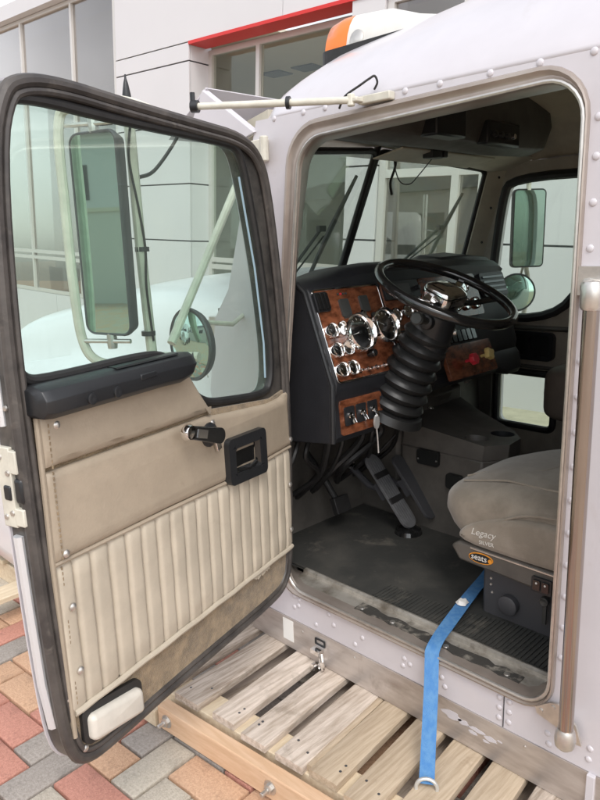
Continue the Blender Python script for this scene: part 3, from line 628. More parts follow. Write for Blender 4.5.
# mirror brace arm above the door opening
arm_end = Vector((-.267, .95, 1.867))
mb = MB(); mb.tube([arm_end, (-.16, .775, 1.860), (-.045, .585, 1.853)], [.009, .0095, .009], 12); arm = mb.build('brace_arm', 'cream', cab)
mb = MB(); mb.lathe(arm_end, (Vector((-.16, .775, 1.86))-arm_end).normalized(), [(.016, -.004), (.016, .016)], 12); mb.tube([arm_end+Vector((0, 0, -.01)), arm_end+Vector((0, 0, .035))], .007, 8); mb.build('arm_end', 'plastic', arm)
mb = MB(); mb.lathe((-.13, .725, 1.8582), (Vector((-.045, .585, 1.853))-Vector((-.16, .775, 1.86))).normalized(), [(.016, -.005), (.016, .005)], 12); mb.build('arm_clip', 'plastic', arm)
mb = MB(); mb.obox((-.012, .53, 1.853), (.012, 0, 0), (0, .05, .0), (0, 0, .010)); mb.tube([(-.045, .585, 1.868), (-.045, .585, 1.838)], .010, 10); mb.obox((-.03, .575, 1.853), (.02, 0, 0), (0, .012, 0), (0, 0, .006)); mb.build('arm_bracket', 'cream', arm, bevel=.003)
mb = MB(); mb.tube(spline([(-.04, .63, 1.84), (-.045, .605, 1.865), (-.035, .565, 1.885), (-.02, .545, 1.90), (-.012, .535, 1.905), (-.008, .53, 1.89), (-.008, .54, 1.875)]), .003, 6); mb.build('arm_cable', 'rubber', arm)
# upper hinge seen above the door corner
mb = MB(); mb.obox((-.012, .985, 1.775), (.012, 0, 0), (0, .04, 0), (0, 0, .03)); mb.tube([(-.03, .935, 1.74), (-.03, .935, 1.81)], .013, 10); mb.lathe((-.024, 1.0, 1.785), (-1, 0, 0), [(.008, 0), (.007, .006), (.001, .007)], 8); mb.build('door_hinge', 'cream', cab, bevel=.003)

# ------------------------------------------------------------------ driver door, swung open
dang = 1.2939
DH = Vector((-.035, .865, 0)); DD = Vector((-math.sin(dang), -math.cos(dang), 0)); DN = Vector((math.cos(dang), -math.sin(dang), 0))
def dw(s_, z, n): return DH + DD*s_ + DN*n + Vector((0, 0, z))
def dT(n): return lambda s_, z: dw(s_, z, n)
d_out = [(.930, 1.786), (.880, 1.814), (.789, 1.822), (.633, 1.812), (.366, 1.800), (.197, 1.793), (.105, 1.755), (.055, 1.666), (.004, 1.339), (-.015, 1.028), (-.002, .496), (.045, .424), (.11, .404), (.36, .404), (.60, .406), (.84, .400), (.905, .410), (.945, .445), (.965, .54), (.978, .85), (.982, 1.15), (.984, 1.37), (.966, 1.68)]
d_out = smoothpoly(d_out, 2)
d_win = smoothpoly([(.962, 1.60), (.956, 1.315), (.945, 1.272), (.89, 1.262), (.60, 1.267), (.535, 1.25), (.50, 1.205), (.445, 1.14), (.39, 1.108), (.30, 1.095), (.118, 1.074), (.080, 1.10), (.072, 1.20), (.108, 1.45), (.168, 1.69), (.200, 1.752), (.27, 1.760), (.67, 1.766), (.86, 1.776), (.925, 1.762), (.955, 1.70)], 2)
def off(ol, d):
    c = Vector((sum(p[0] for p in ol)/len(ol), sum(p[1] for p in ol)/len(ol))); out = []
    n = len(ol); area = sum(ol[i][0]*ol[(i+1) % n][1]-ol[(i+1) % n][0]*ol[i][1] for i in range(n)); sg = 1 if area > 0 else -1
    for i in range(n):
        t = Vector(ol[(i+1) % n])-Vector(ol[i-1]); t.normalize(); out.append((ol[i][0]+sg*t.y*d, ol[i][1]-sg*t.x*d))
    return out
mb = MB(); mb.plate(off(d_out, -.006), [off(d_win, .002)], dT(-.008), dT(-.052)); door = mb.build('driver_door', 'edge', cab, smooth=30)
mb = MB(); mb.plate(off(d_out, -.001), [off(d_win, .006)], dT(-.053), dT(-.057)); mb.build('outer_skin', 'paint', door, smooth=30)
# rolled seal round the door, in two ribs
mb = MB(); mb.tube([dw(s_, z, -.004) for s_, z in off(d_out, -.013)], .013, 10, closed=True); mb.build('door_seal', 'seal', door)
mb = MB(); mb.tube([dw(s_, z, .000) for s_, z in off(d_out, -.031)], .0075, 8, closed=True); mb.build('door_seal', 'seal', door)
mb = MB(); mb.tube([dw(s_, z, -.010) for s_, z in d_win], .0115, 10, closed=True); wf = mb.build('window_gasket', 'rubber', door)
mb = MB(); mb.plate(d_win, [], dT(-.026), dT(-.031)); mb.build('window_pane', 'glass', door, smooth=0)
# blue-white glass run channel at the front edge
mb = MB(); mb.tube([dw(.098, 1.12, -.016), dw(.098, 1.22, -.016), dw(.13, 1.44, -.016), dw(.188, 1.68, -.016)], .003, 6); mb.build('glass_run', 'runner', door)
# dark quarter of the latch edge: aluminium strip, latch plates, bumpers
mb = MB(); mb.tube([dw(.952, .53, -.032), dw(.965, .64, -.032), dw(.971, .80, -.032), dw(.976, .97, -.032)], .0115, 8); mb.build('edge_strip', 'alu', door)
mb = MB(); mb.tube([dw(.978, 1.19, -.034), dw(.979, 1.36, -.034)], .007, 8); mb.build('edge_strip', 'alu', door)
def dbox(s0, s1, z0, z1, n0, n1, name, mt, bev=.002, par=None):
    mb = MB(dw); mb.box((s0, z0, n0), (s1, z1, n1)); return mb.build(name, mt, par or door, bevel=bev)
lat = dbox(.970, .9845, .99, 1.15, -.058, -.022, 'latch_plate', 'cream')
dbox(.962, .986, 1.10, 1.145, -.022, -.004, 'latch_plate', 'cream')
dbox(.962, .985, .995, 1.03, -.024, .0, 'latch_plate', 'cream')
dbox(.960, .984, 1.04, 1.09, -.020, .002, 'latch_pawl', 'plastic', .006)
dbox(.979, .988, 1.045, 1.075, -.046, -.026, 'latch_slot', 'plastic', .004)
for z, n in ((1.13, -.048), (1.10, -.03), (1.01, -.048), (1.02, -.03), (1.25, -.044), (1.31, -.044), (1.225, -.02), (1.36, -.044)):
    mb = MB(); mb.lathe(dw(.9845 if z < 1.16 else .979, z, n), DD, [(.006, 0), (.005, .003), (.001, .004)], 10); mb.build('screw', 'satin', door)

# trim
def pad(outline, n0, n1, name, mt, inset=.010, it=0, belly=.0):
    """padded panel: flat outline rising to a rounded edge"""
    ol = smoothpoly(outline, it) if it else outline
    mb = MB(); i1 = off(ol, -inset*.35); i2 = off(ol, -inset)
    mb.loft([[dw(a, b, n0) for a, b in ol], [dw(a, b, n0+(n1-n0)*.45) for a, b in ol], [dw(a, b, n0+(n1-n0)*.85) for a, b in i1], [dw(a, b, n1) for a, b in i2]], caps=False)
    tri = tessellate_polygon([[Vector((a, b, 0)) for a, b in i2]]); mb.add([dw(a, b, n1) for a, b in i2], [tuple(t) for t in tri])
    return mb.build(name, mt, door, smooth=60)
def dens(pts, step=.03):
    out = []
    for i in range(len(pts)):
        a, b = Vector(pts[i]), Vector(pts[(i+1) % len(pts)]); k = max(1, int((b-a).length/step))
        out += [tuple(a.lerp(b, j/k)) for j in range(k)]
    return out
mb = MB(); mb.plate([(.932, .45), (.935, 1.22), (.50, 1.235), (.42, 1.095), (.10, 1.058), (.025, 1.07), (.018, .45), (.10, .425), (.88, .425)], [], dT(-.007), dT(.001)); mb.build('trim_board', 'carpet', door, smooth=0)
pad(dens([(.934, 1.098), (.937, 1.215), (.50, 1.225), (.455, 1.16), (.405, 1.094), (.41, 1.091)]), .001, .019, 'upper_pad', 'vinyl', .016)
pad(dens([(.939, .902), (.935, 1.089), (.41, 1.082), (.385, 1.075), (.30, 1.066), (.125, 1.049), (.06, 1.052), (.022, 1.062), (.012, .893), (.345, .886), (.60, .896)]), .001, .017, 'middle_pad', 'vinyl', .016)
# welt between pad and pleats, piping over the carpet
mb = MB(); mb.tube([dw(.937, .899, .010), dw(.60, .891, .011), dw(.345, .881, .011), dw(.012, .888, .010)], .0055, 8); mb.build('welt', 'vinyl', door)
mb = MB(); mb.tube([dw(.926, .556, .008)]+[dw(.91-k*.04, .556+.0012*math.sin(k*1.7), .010) for k in range(23)]+[dw(.015, .556, .008)], .0075, 8); mb.build('piping', 'pleat', door)
# pleats, each a padded channel
edges = [.936, .890, .843, .790, .738, .687, .636, .586, .536, .486, .437, .388, .339, .290, .241, .192, .143, .095, .050, .014]
for a, b in zip(edges[:-1], edges[1:]):
    mb = MB(); rings = []
    def ztop(s_): return .896 if s_ > .6 else (.878+(s_-.345)*.07 if s_ > .345 else .886-(s_)*.02)
    for k in range(9):
        f = k/8; s_ = a+(b-a)*f; bulge = .004+.0085*(1-(2*f-1)**4)**.5 if 0 < k < 8 else .002
        rings.append([dw(s_+.0005*math.sin(z_*9+a*30), .560+(ztop(s_)-.004-.560)*z_, .001+bulge*(1 if .03 < z_ < .97 else .55)+.0009*math.sin(z_*15+a*50)) for z_ in (0, .04, .16, .3, .45, .6, .75, .88, .96, 1)])
    mb.loft(rings, closed=False, caps=False); mb.build('pleat', 'pleat', door, smooth=70)
# stitched hem along the latch edge
mb = MB(); mb.tube([dw(.930, .50, .004), dw(.935, .70, .006), dw(.939, .90, .008), dw(.937, 1.20, .008)], .006, 8); hem = mb.build('hem', 'vinyl', door)
mb = MB()
for k in range(52): mb.obox(dw(.921, .58+k*.0118, .0185 if k > 27 else .012), DD*.0012, Vector((0, 0, .0035)), DN*.0012)
st = mb.build('stitching', 'carpet', door, smooth=0); st['kind'] = 'stuff'
# torn piping end
for k in range(7):
    mb = MB(); s0 = .165+k*.012; mb.obox(dw(s0, .545+random.uniform(-.006, .004), .008), DD*.008+Vector((0, 0, random.uniform(-.006, .006))), Vector((0, 0, .004)), DN*.004); mb.build('torn_fibre', 'pleat', door, smooth=0, bevel=.001)
# screws with cup washers
for s_, z in ((.9, 1.178), (.409, 1.062), (.911, .915), (.018, .913), (.909, .797), (.907, .65), (.932, .594), (.906, .455), (.03, .77), (.03, .62)):
    n0 = .016 if z > .6 and z not in (.455,) else .002
    mb = MB(); mb.lathe(dw(s_, z, n0), DN, [(.0085, 0), (.0085, .003), (.006, .0055), (.003, .0065), (.0005, .0068)], 12); mb.build('screw', 'satin', door)
# lens low on the door
mb = MB(dw); ol = rrect(.732, .448, .912, .540, .02); mb.plate(ol, [], lambda s_, z: (s_, z+(.82-s_)*-.17, .001), lambda s_, z: (s_, z+(.82-s_)*-.17, .012)); bez = mb.build('lamp_bezel', 'rubber', door, bevel=.004)
pts = dens(rrect(.742, .457, .900, .522, .015), .02); pts = [(a, b+(.82-a)*-.17) for a, b in pts]
pad(pts, .012, .030, 'courtesy_lamp', 'lens', .012)
# armrest / door top cap
mb = MB(); rings = []
prof_s = [(.955, .55), (.948, .9), (.93, 1), (.86, 1), (.78, 1), (.70, 1), (.62, 1), (.56, 1), (.52, .95), (.495, .75), (.475, .35)]
for s_, k in prof_s:
    zt = 1.262 - .018*(1-k); zb = 1.196+.05*(1-k) if s_ < .6 else 1.200+.02*(1-k)
    if s_ < .58: zb += (.58-s_)*.10
    d = .062*k
    rings.append([dw(s_, zt, -.006), dw(s_, zt+.002, d*.45), dw(s_, zt-.006, d*.8), dw(s_, zt-.024, d), dw(s_, zb+.012, d*.96), dw(s_, zb, d*.75), dw(s_, zb, -.004)])
mb.loft(rings); armr = mb.build('armrest', 'plastic', door, smooth=50)
armr_b = armr.modifiers.new('bevel', 'BEVEL'); armr_b.width = .006; armr_b.segments = 2
for s_ in (.845, .775):
    mb = MB(); mb.lathe(dw(s_, 1.222, .058), DN, [(.012, 0), (.012, .006), (.009, .007), (.001, .005)], 14); mb.build('armrest_button', 'plastic', armr)
mb = MB(dw); mb.box((.655, 1.232, .054), (.705, 1.244, .0635)); mb.build('raised_badge', 'plastic', armr, bevel=.002)
mb = MB(dw); mb.loft([[(s_, 1.2625, .010), (s_, 1.2655, .014), (s_, 1.2655, .036), (s_, 1.2625, .040)] for s_ in (.55, .58, .72, .75)]); mb.build('armrest_groove', 'dial', armr)
# window crank
mb = MB(); mb.lathe(dw(.425, 1.035, .016), DN, [(.032, 0), (.032, .005), (.022, .012), (.018, .024), (.01, .028), (.001, .028)], 18); crk = mb.build('window_crank', 'plastic', door)
mb = MB(); a, b = dw(.425, 1.036, .046), dw(.553, 1.078, .052); t = (b-a).normalized(); w = t.cross(DN).normalized()
ol = []
for c, r_, t0 in ((a, .021, -90), (b, .016, 90)):
    for k in range(9): ang = R(t0+180*k/8); ol.append(c+(-t*math.cos(ang)*r_ if True else 0)+w*math.sin(ang)*r_)
mb.loft([ol, [p+DN*.010 for p in ol]]); mb.build('crank_arm', 'gloss', crk, bevel=.003)
mb = MB(); mb.lathe(b, DN, [(.019, -.004), (.021, .0), (.021, .004), (.017, .014), (.009, .016), (.001, .016)], 16); mb.build('crank_knob', 'chrome', crk)
mb = MB(); mb.obox(a+t*.085+DN*.0112, t*.02, w*.0105, DN*.0008); mb.build('crank_inlay', 'chrome', crk)
mb = MB(dw); mb.loft([[(.40, 1.03, .018), (.418, 1.03, .018), (.418, 1.03, .03), (.40, 1.03, .03)], [(.385, .99, .020), (.405, .985, .020), (.405, .985, .028), (.385, .99, .028)]]); mb.build('lock_lever', 'chrome', crk, bevel=.002)
# pull cup
oc0 = [(.362, 1.0-.02), (.353, 1.003-.01), (.20, 1.0), (.185, .985), (.181, .88), (.192, .866), (.345, .874), (.357, .888)]
oc = smoothpoly(dens([(.366, 1.004), (.183, .997), (.178, .862), (.362, .874)], .034), 2)
ic = off(oc, -.030)
mb = MB(); mb.plate(oc, [ic], dT(.010), dT(.034)); cup = mb.build('pull_cup', 'plastic', door, bevel=.007, seg=3)
ic2 = off(oc, -.044)
mb = MB(); mb.loft([[dw(a_, b_, .031) for a_, b_ in ic], [dw(a_, b_, .010) for a_, b_ in ic2]], caps=False); tri = tessellate_polygon([[Vector((a_, b_, 0)) for a_, b_ in ic2]]); mb.add([dw(a_, b_, .0185) for a_, b_ in ic2], [tuple(t_) for t_ in tri]); mb.build('cup_well', 'gloss', cup)
mb = MB(); mb.tube([dw(.325, .905, .022), dw(.27, .90, .03), dw(.225, .905, .024)], .006, 8); mb.build('release_lever', 'gloss', cup)

# ------------------------------------------------------------------ mirrors on the door
mir = MB(); mir.tube(spline([dw(.43, 1.80, -.05), dw(.455, 1.845, -.16), dw(.495, 1.84, -.28), dw(.505, 1.80, -.325), dw(.507, 1.60, -.328), dw(.505, 1.40, -.328), dw(.495, 1.27, -.325), dw(.475, 1.215, -.30), dw(.43, 1.20, -.24), dw(.385, 1.215, -.20), dw(.36, 1.22, -.08), dw(.355, 1.22, -.055)], 6), .0125, 10)
mbk = mir.build('mirror_bracket', 'cream', cab)
def mw(n, z, d): return dw(.47+d, z, n)     # mirror faces along +s
mo = rrect(-.325, 1.285, -.165, 1.785, .03)
mb = MB(); i2 = off(mo, -.007)
mb.loft([[mw(a, b, .0) for a, b in mo], [mw(a, b, .006) for a, b in mo], [mw(a, b, .012) for a, b in off(mo, -.003)], [mw(a, b, .010) for a, b in i2]], caps=False)
mb.loft([[mw(a, b, .0) for a, b in mo], [mw(a, b, -.03) for a, b in off(mo, -.012)], [mw(a, b, -.045) for a, b in off(mo, -.045)]], caps=False)
tri = tessellate_polygon([[Vector((a, b, 0)) for a, b in off(mo, -.045)]]); mb.add([mw(a, b, -.045) for a, b in off(mo, -.045)], [tuple(t_) for t_ in tri]); mh = mb.build('mirror_head', 'dark', mbk, smooth=40)
mb = MB(); mb.plate(i2, [], lambda a, b: mw(a, b, .0095), lambda a, b: mw(a, b, .006)); mb.build('mirror_glass', 'mirror', mbk, smooth=0)
for z in (1.80, 1.27):
    mb = MB(); mb.tube([mw(-.33, z, .03), mw(-.19, z, -.01)], .006, 8); mb.lathe(mw(-.245, z, .0), (0, 0, 1), [(.012, -.02), (.014, 0), (.012, .02)], 10); mb.build('mirror_clamp', 'satin', mbk)
mb = MB(); mb.tube([dw(.372, 1.225, -.2), dw(.385, 1.50, -.2), dw(.392, 1.83, -.2)], .014, 10); post = mb.build('antenna_post', 'cream', cab)
mb = MB(); mb.tube([dw(.392, 1.80, -.2), dw(.393, 1.87, -.2)], .010, 8); mb.lathe(dw(.393, 1.86, -.2), (0, 0, 1), [(.013, -.05), (.013, -.01), (.011, -.008), (.011, .012), (.006, .04), (.003, .05), (.002, .06)], 12); mb.build('antenna_base', 'plastic', post)
mb = MB(); mb.tube(spline([dw(.40, 1.80, -.19), dw(.408, 1.72, -.195), dw(.396, 1.60, -.186), dw(.385, 1.50, -.184), dw(.392, 1.40, -.184), dw(.378, 1.26, -.186)]), .0035, 6); mb.tube(spline([dw(.37, 1.68, -.2), dw(.32, 1.70, -.19), dw(.25, 1.78, -.17), dw(.22, 1.84, -.16)]), .005, 6); mb.build('antenna_cable', 'rubber', post)
for z in (1.50, 1.28): mb = MB(); mb.lathe(dw(.38, z, -.2), (0, 0, 1), [(.019, -.006), (.019, .006)], 12); mb.build('cable_tie', 'plastic', post)
mb = MB(); mb.tube([dw(-.10, 1.72, -.2), dw(.254, 1.285, -.2), dw(.29, 1.24, -.2)], .0125, 10); mb.build('mirror_stay', 'cream', cab)
# round convex mirror
cc = dw(.205, 1.225, -.2); fd = Vector((-1, .05, 0)).normalized()
mb = MB(); mb.lathe(cc, fd, [(.001, -.05), (.06, -.045), (.098, -.02), (.108, 0), (.106, .006), (.1, .004)], 32); rm = mb.build('round_mirror', 'dark', cab)
mb = MB(); mb.lathe(cc, fd, [(.1, .003), (.07, .013), (.035, .019), (.0005, .022)], 32); mb.build('mirror_glass', 'mirror', rm)
mb = MB(); mb.tube([cc-fd*.04, cc-fd*.05+Vector((0, 0, .06)), dw(-.04, 1.255, -.22), dw(-.11, 1.28, -.22)], .008, 8); mb.lathe(cc-fd*.04, fd, [(.02, -.02), (.02, .01)], 10); mb.build('mirror_arm', 'cream', rm)
# ------------------------------------------------------------------ dashboard
def crest(x): return 1.383+.045*sstep(x, .12, .42)-.02*sstep(x, .9, 1.4)
def zlow(x): return .872 if x < .345 else (.955 if x < 1.2 else .93)
mb = MB(); rings = []
for x in (.095, .105, .2, .3, .345, .346, .45, .6, .8, 1.0, 1.1, 1.2, 1.201, 1.26, 1.29, 1.32):
    c = crest(x); lo = zlow(x); e = .012 if x in (.095, 1.32) else 0
    yf = .785 if x < .9 else .785+.03*sstep(x, .9, 1.1)
    yb = 1.185+.21*min(1, abs(min(x, 1.8-x)-.09)/.8)
    rings.append([(x, yb, 1.318), (x, min(1.10, yb-.03), c-.014-e), (x, .985, c-e), (x, .935, c-.008-e), (x, .908, c-.03-e), (x, .906+e, 1.362-e), (x, .897+e, 1.352), (x, yf+e, 1.066), (x, yf+.004+e, 1.035), (x, .80+e, 1.012), (x, .788+e, lo+.02), (x, .80+e, lo+e), (x, 1.05, lo-.02), (x, 1.18, .95)])
mb.loft(rings); dash = mb.build('dashboard', 'dash', cab, smooth=35)
db = dash.modifiers.new('bevel', 'BEVEL'); db.width = .006; db.segments = 2; db.limit_method = 'ANGLE'; db.angle_limit = R(35)
# end cap in a lighter sheen, with a rolled front edge
mb = MB(); mb.plate([(.992, 1.372), (.925, 1.374), (.898, 1.352), (.787, 1.066), (.79, .877), (1.02, .845), (1.08, 1.2)], [], lambda y, z: (.078, y, z), lambda y, z: (.094, y, z)); mb.build('dash_end', 'dash', dash, bevel=.006)
mb = MB(); mb.tube([(.084, .93, 1.376), (.084, .896, 1.350), (.084, .785, 1.066), (.084, .786, .88)], .009, 10); mb.build('end_moulding', 'plastic', dash)
nf = Vector((0, -1, .39)).normalized()
def fy(z): return .9-(1.36-z)*.39
def fpt(x, z, d=0): return Vector((x, fy(z), z))+nf*d
def fplate(ol, d0, d1, name, mt, par=None, bev=.0015): 
    mb = MB(); mb.plate(ol, [], lambda x, z: fpt(x, z, d1), lambda x, z: fpt(x, z, d0)); return mb.build(name, mt, par or dash, bevel=bev)
wp1 = fplate(rrect(.112, 1.072, .435, 1.352, .012), -.004, .004, 'wood_panel', 'wood')
fplate(rrect(.45, 1.19, .665, 1.352, .012), -.004, .004, 'wood_panel', 'wood')
fplate(rrect(.675, 1.20, 1.06, 1.36, .012), -.004, .005, 'wood_panel', 'wood')
fplate(rrect(.70, .985, 1.03, 1.105, .012), -.012, .006, 'wood_panel', 'wood')
fplate(rrect(.45, 1.075, .69, 1.18, .012), -.004, .004, 'wood_panel', 'wood')
# gauges: bezel, dark dial, needle, ticks
def gauge(x, z, r, name='gauge', a0=None, deep=1., par=None):
    mb = MB(); o = fpt(x, z, .003); h = r*.62*deep
    mb.lathe(o, nf, [(r*1.02, 0), (r*1.04, h*.35), (r, h*.8), (r*.94, h), (r*.86, h*.9), (r*.80, h*.55)], 28, 0)
    mb.lathe(o, nf, [(r*.82, h*.52), (.0005, h*.52)], 28, 1)
    u = Vector((1, 0, 0)); w = nf.cross(u); a0 = random.uniform(-2.4, -1.2) if a0 is None else a0
    c = o+nf*(h*.56); d = u*math.sin(a0)+w*-math.cos(a0); pp = d.cross(nf)
    mb.add([c-pp*r*.03-d*r*.1, c+pp*r*.03-d*r*.1, c+d*r*.6], [(0, 1, 2)], 2)
    for k in range(11):
        t = R(-130+26*k); e = u*math.sin(t)-w*math.cos(t)*-1; f = e.cross(nf)
        p0, p1 = c+e*r*.62, c+e*r*.74; mb.add([p0-f*r*.018, p0+f*r*.018, p1+f*r*.018, p1-f*r*.018], [(0, 1, 2, 3)], 2)
    mb.lathe(c, nf, [(r*.09, 0), (r*.08, r*.06), (.0005, r*.07)], 10, 1)
    return mb.build(name, ['chrome', 'dial', 'needle'], par or dash, smooth=50, weld=False)
gauge(.254, 1.205, .066); gauge(.392, 1.214, .062)
for x, z in ((.143, 1.226), (.190, 1.226), (.141, 1.166), (.188, 1.166), (.139, 1.106), (.186, 1.106)): gauge(x-.002, z, .0245, deep=1.4)
for x, z in ((.483, 1.243), (.553, 1.25)): gauge(x, z, .026)
for x in (.80, .87, .94, 1.01): gauge(x, 1.245, .024)
mb = MB(); mb.lathe(fpt(.315, 1.262, .004), nf, [(.016, 0), (.016, .008), (.011, .011), (.0005, .009)], 16); mb.build('warning_lamp', 'chrome', dash)
fplate(rrect(.218, 1.262, .262, 1.318, .006), .003, .011, 'warning_display', 'screen'); fplate(rrect(.318, 1.27, .36, 1.322, .006), .003, .011, 'warning_display', 'screen')
sw = fplate(rrect(.105, 1.285, .165, 1.345, .006), .003, .014, 'switch_block', 'plastic')
for k in range(3): fplate(rrect(.109+k*.018, 1.290, .123+k*.018, 1.340, .003), .013, .022, 'rocker_switch', 'gloss', sw)
rad = fplate(rrect(.455, 1.295, .655, 1.356, .006), .003, .016, 'radio', 'plastic')
fplate(rrect(.485, 1.310, .60, 1.345, .003), .015, .0175, 'radio_display', 'screen', rad)
for x in (.468, .638):
    mb = MB(); mb.lathe(fpt(x, 1.325, .016), nf, [(.009, 0), (.008, .014), (.001, .015)], 14); mb.build('radio_knob', 'plastic', rad)
for k in range(6): fplate(rrect(.49+k*.02, 1.30, .505+k*.02, 1.306, .001), .015, .019, 'radio_button', 'screen', rad)
for k in range(8): fplate(rrect(.452+k*.027, 1.085, .474+k*.027, 1.125, .003), .003, .012, 'rocker_switch', 'gloss')
for x, z, r_ in ((.483, 1.165, .02), (.553, 1.165, .02), (.623, 1.25, .024), (.72, 1.30, .026), (.80, 1.31, .022), (.88, 1.31, .022), (.96, 1.31, .022)): gauge(x, z, r_)
for x in (.22, .262, .304, .346, .388): mb = MB(); mb.lathe(fpt(x, 1.092, .004), nf, [(.008, 0), (.008, .006), (.005, .007), (.004, .020), (.001, .021)], 10); mb.build('toggle_switch', 'chrome', dash)
for k in range(4):
    mb = MB(); mb.lathe(fpt(.225+.013*k, 1.335, .004), nf, [(.004, 0), (.004, .003), (.0005, .004)], 8); mb.build('indicator_lamp', 'red' if k == 1 else 'screen', dash)
mb = MB(); mb.plate(rrect(.108, 1.068, .439, 1.356, .014), [rrect(.113, 1.073, .434, 1.351, .012)], lambda x, z: fpt(x, z, .0055), lambda x, z: fpt(x, z, -.002)); mb.build('panel_trim', 'chrome', dash, bevel=.001)
# knob under the gauges
mb = MB(); mb.lathe(fpt(.288, 1.135, .003), nf, [(.008, 0), (.008, .012), (.013, .014), (.013, .03), (.010, .034), (.0005, .034)], 16); mb.build('dash_knob', 'gloss', dash)
mb = MB(); mb.loft([[(x, 1.36, 1.33), (x, 1.20, 1.32), (x, 1.16, 1.28), (x, 1.15, 1.0), (x, 1.30, .9)] for x in (1.30, 1.5, 1.72)]); mb.build('dash_return', 'dash', dash, bevel=.01)
# passenger side top pod
mb = MB(); mb.loft([[(x, .93, 1.39), (x, .955, 1.43+dz), (x, 1.06, 1.44+dz), (x, 1.2, 1.39)] for x, dz in ((.88, -.03), (.92, 0), (1.10, .005), (1.26, -.01), (1.30, -.04))]); mb.build('dash_pod', 'dash', dash, bevel=.006)
for x0 in (1.085,):
    v_ = fplate(rrect(x0, 1.26, x0+.19, 1.355, .012), .0, .014, 'air_vent', 'plastic')
    for k in range(4): fplate(rrect(x0+.015, 1.275+k*.019, x0+.175, 1.283+k*.019, .002), .013, .019, 'vent_blade', 'gloss', v_)
for k in range(7): fplate(rrect(.712+k*.034, 1.115, .738+k*.034, 1.155, .004), -.004, .010, 'rocker_switch', 'gloss')
# brake knobs
def valve_knob(x, z, mt, star):
    mb = MB(); o = fpt(x, z, .005); mb.lathe(o, nf, [(.006, 0), (.006, .03)], 10)
    u = Vector((1, 0, 0)); w = nf.cross(u); n = 8 if star else 4; rg = []
    for d, sc_ in ((.028, .85), (.032, 1), (.045, 1), (.05, .85)):
        rg.append([o+nf*d+(u*math.cos(2*math.pi*k/32+.4)+w*math.sin(2*math.pi*k/32+.4))*.022*sc_*(1+(.08 if star else .20)*math.cos(n*2*math.pi*k/32)) for k in range(32)])
    mb.loft(rg); return mb.build('brake_knob', mt, dash)
valve_knob(.822, 1.04, 'red', True); valve_knob(.935, 1.045, 'yellow', False)
# lower switch panel
def lpt(x, z, d=0): return Vector((x, .80-d-(1.0-z)*.1, z))
def lplate(ol, d0, d1, name, mt, par=None, bev=.0015):
    mb = MB(); mb.plate(ol, [], lambda x, z: lpt(x, z, d1), lambda x, z: lpt(x, z, d0)); return mb.build(name, mt, par or dash, bevel=bev)
lp = lplate(rrect(.125, .895, .335, 1.008, .01), -.004, .006, 'switch_panel', 'wood')
for k in range(3):
    s0 = lplate(rrect(.142+k*.058, .925, .19+k*.058, .985, .005), .005, .010, 'switch_plate', 'plastic', lp)
    mb = MB(); o = lpt(.166+k*.058, .957, .010); mb.tube([o, o+Vector((0, -.014, -.008)), o+Vector((0, -.022, -.022))], [.006, .006, .007], 8); mb.lathe(o, (0, -1, 0), [(.010, 0), (.010, .004), (.006, .005)], 12); mb.build('toggle_switch', 'chrome', lp)
# key with a fob hanging from the lower panel
o = lpt(.277, .945, .012)
mb = MB(); mb.loft([[o+Vector((.012*math.cos(t), -.012, -.03+.024*math.sin(t))) for t in [k*math.pi/6 for k in range(12)]], [o+Vector((.012*math.cos(t), -.020, -.03+.024*math.sin(t))) for t in [k*math.pi/6 for k in range(12)]]]); mb.tube(spline([o+Vector((0, -.016, -.05)), o+Vector((.006, -.016, -.09)), o+Vector((.01, -.016, -.14))]), .0025, 6); mb.build('key_fob', 'ring', dash)
# wiring and brackets under the dash
for k in range(9):
    x = .15+.07*k; mb = MB(); mb.tube(spline([(x, 1.0, .87), (x+random.uniform(-.08, .08), .98, .78), (x+random.uniform(-.1, .1), 1.05, .66), (x+random.uniform(-.1, .1), 1.22, .52)]), random.choice((.006, .009, .014)), 7); mb.build('under_dash_hose', 'rubber', dash)

# ------------------------------------------------------------------ steering wheel, column, boot
hub = Vector((.46, .626, 1.336)); wn_ = Vector((0, -.40, .917)).normalized(); wu = Vector((1, 0, 0)); wv = wn_.cross(wu).normalized()
RW = .226
mb = MB(); mb.tube([hub+(wu*math.cos(2*math.pi*k/64)+wv*math.sin(2*math.pi*k/64))*RW for k in range(64)], .0165, 12, closed=True); whl = mb.build('steering_wheel', 'gloss', cab)
for a_ in (20, 160, 200, 340):
    d = wu*math.cos(R(a_))+wv*math.sin(R(a_)); t = wn_.cross(d)
    mb = MB(); mb.loft([[hub+d*r_+t*w_-wn_*dp, hub+d*r_-t*w_-wn_*dp, hub+d*r_-t*w_-wn_*(dp+.008), hub+d*r_+t*w_-wn_*(dp+.008)] for r_, w_, dp in ((.05, .016, .035), (.14, .013, .022), (RW-.004, .011, .002))]); mb.build('spoke', 'gloss' if a_ in (200, 340) else 'chrome', whl, bevel=.002)
mb = MB(); 
def hubring(s_, h): return [hub+wu*a+wv*b+wn_*h for a, b in rrect(-.062*s_, -.055*s_, .062*s_, .055*s_, .028*s_, 4)]
mb.loft([hubring(.8, -.045), hubring(1.05, -.03), hubring(1.05, .0), hubring(.95, .015), hubring(.6, .024), hubring(.1, .027)]); mb.build('horn_pad', 'chrome', whl, smooth=50)
cd = Vector((0, .37, -.93)).normalized()
mb = MB(); mb.lathe(hub+cd*.035, cd, [(.045, 0), (.062, .02), (.066, .06), (.07, .11), (.07, .16)], 24); clm = mb.build('steering_column', 'plastic', cab)
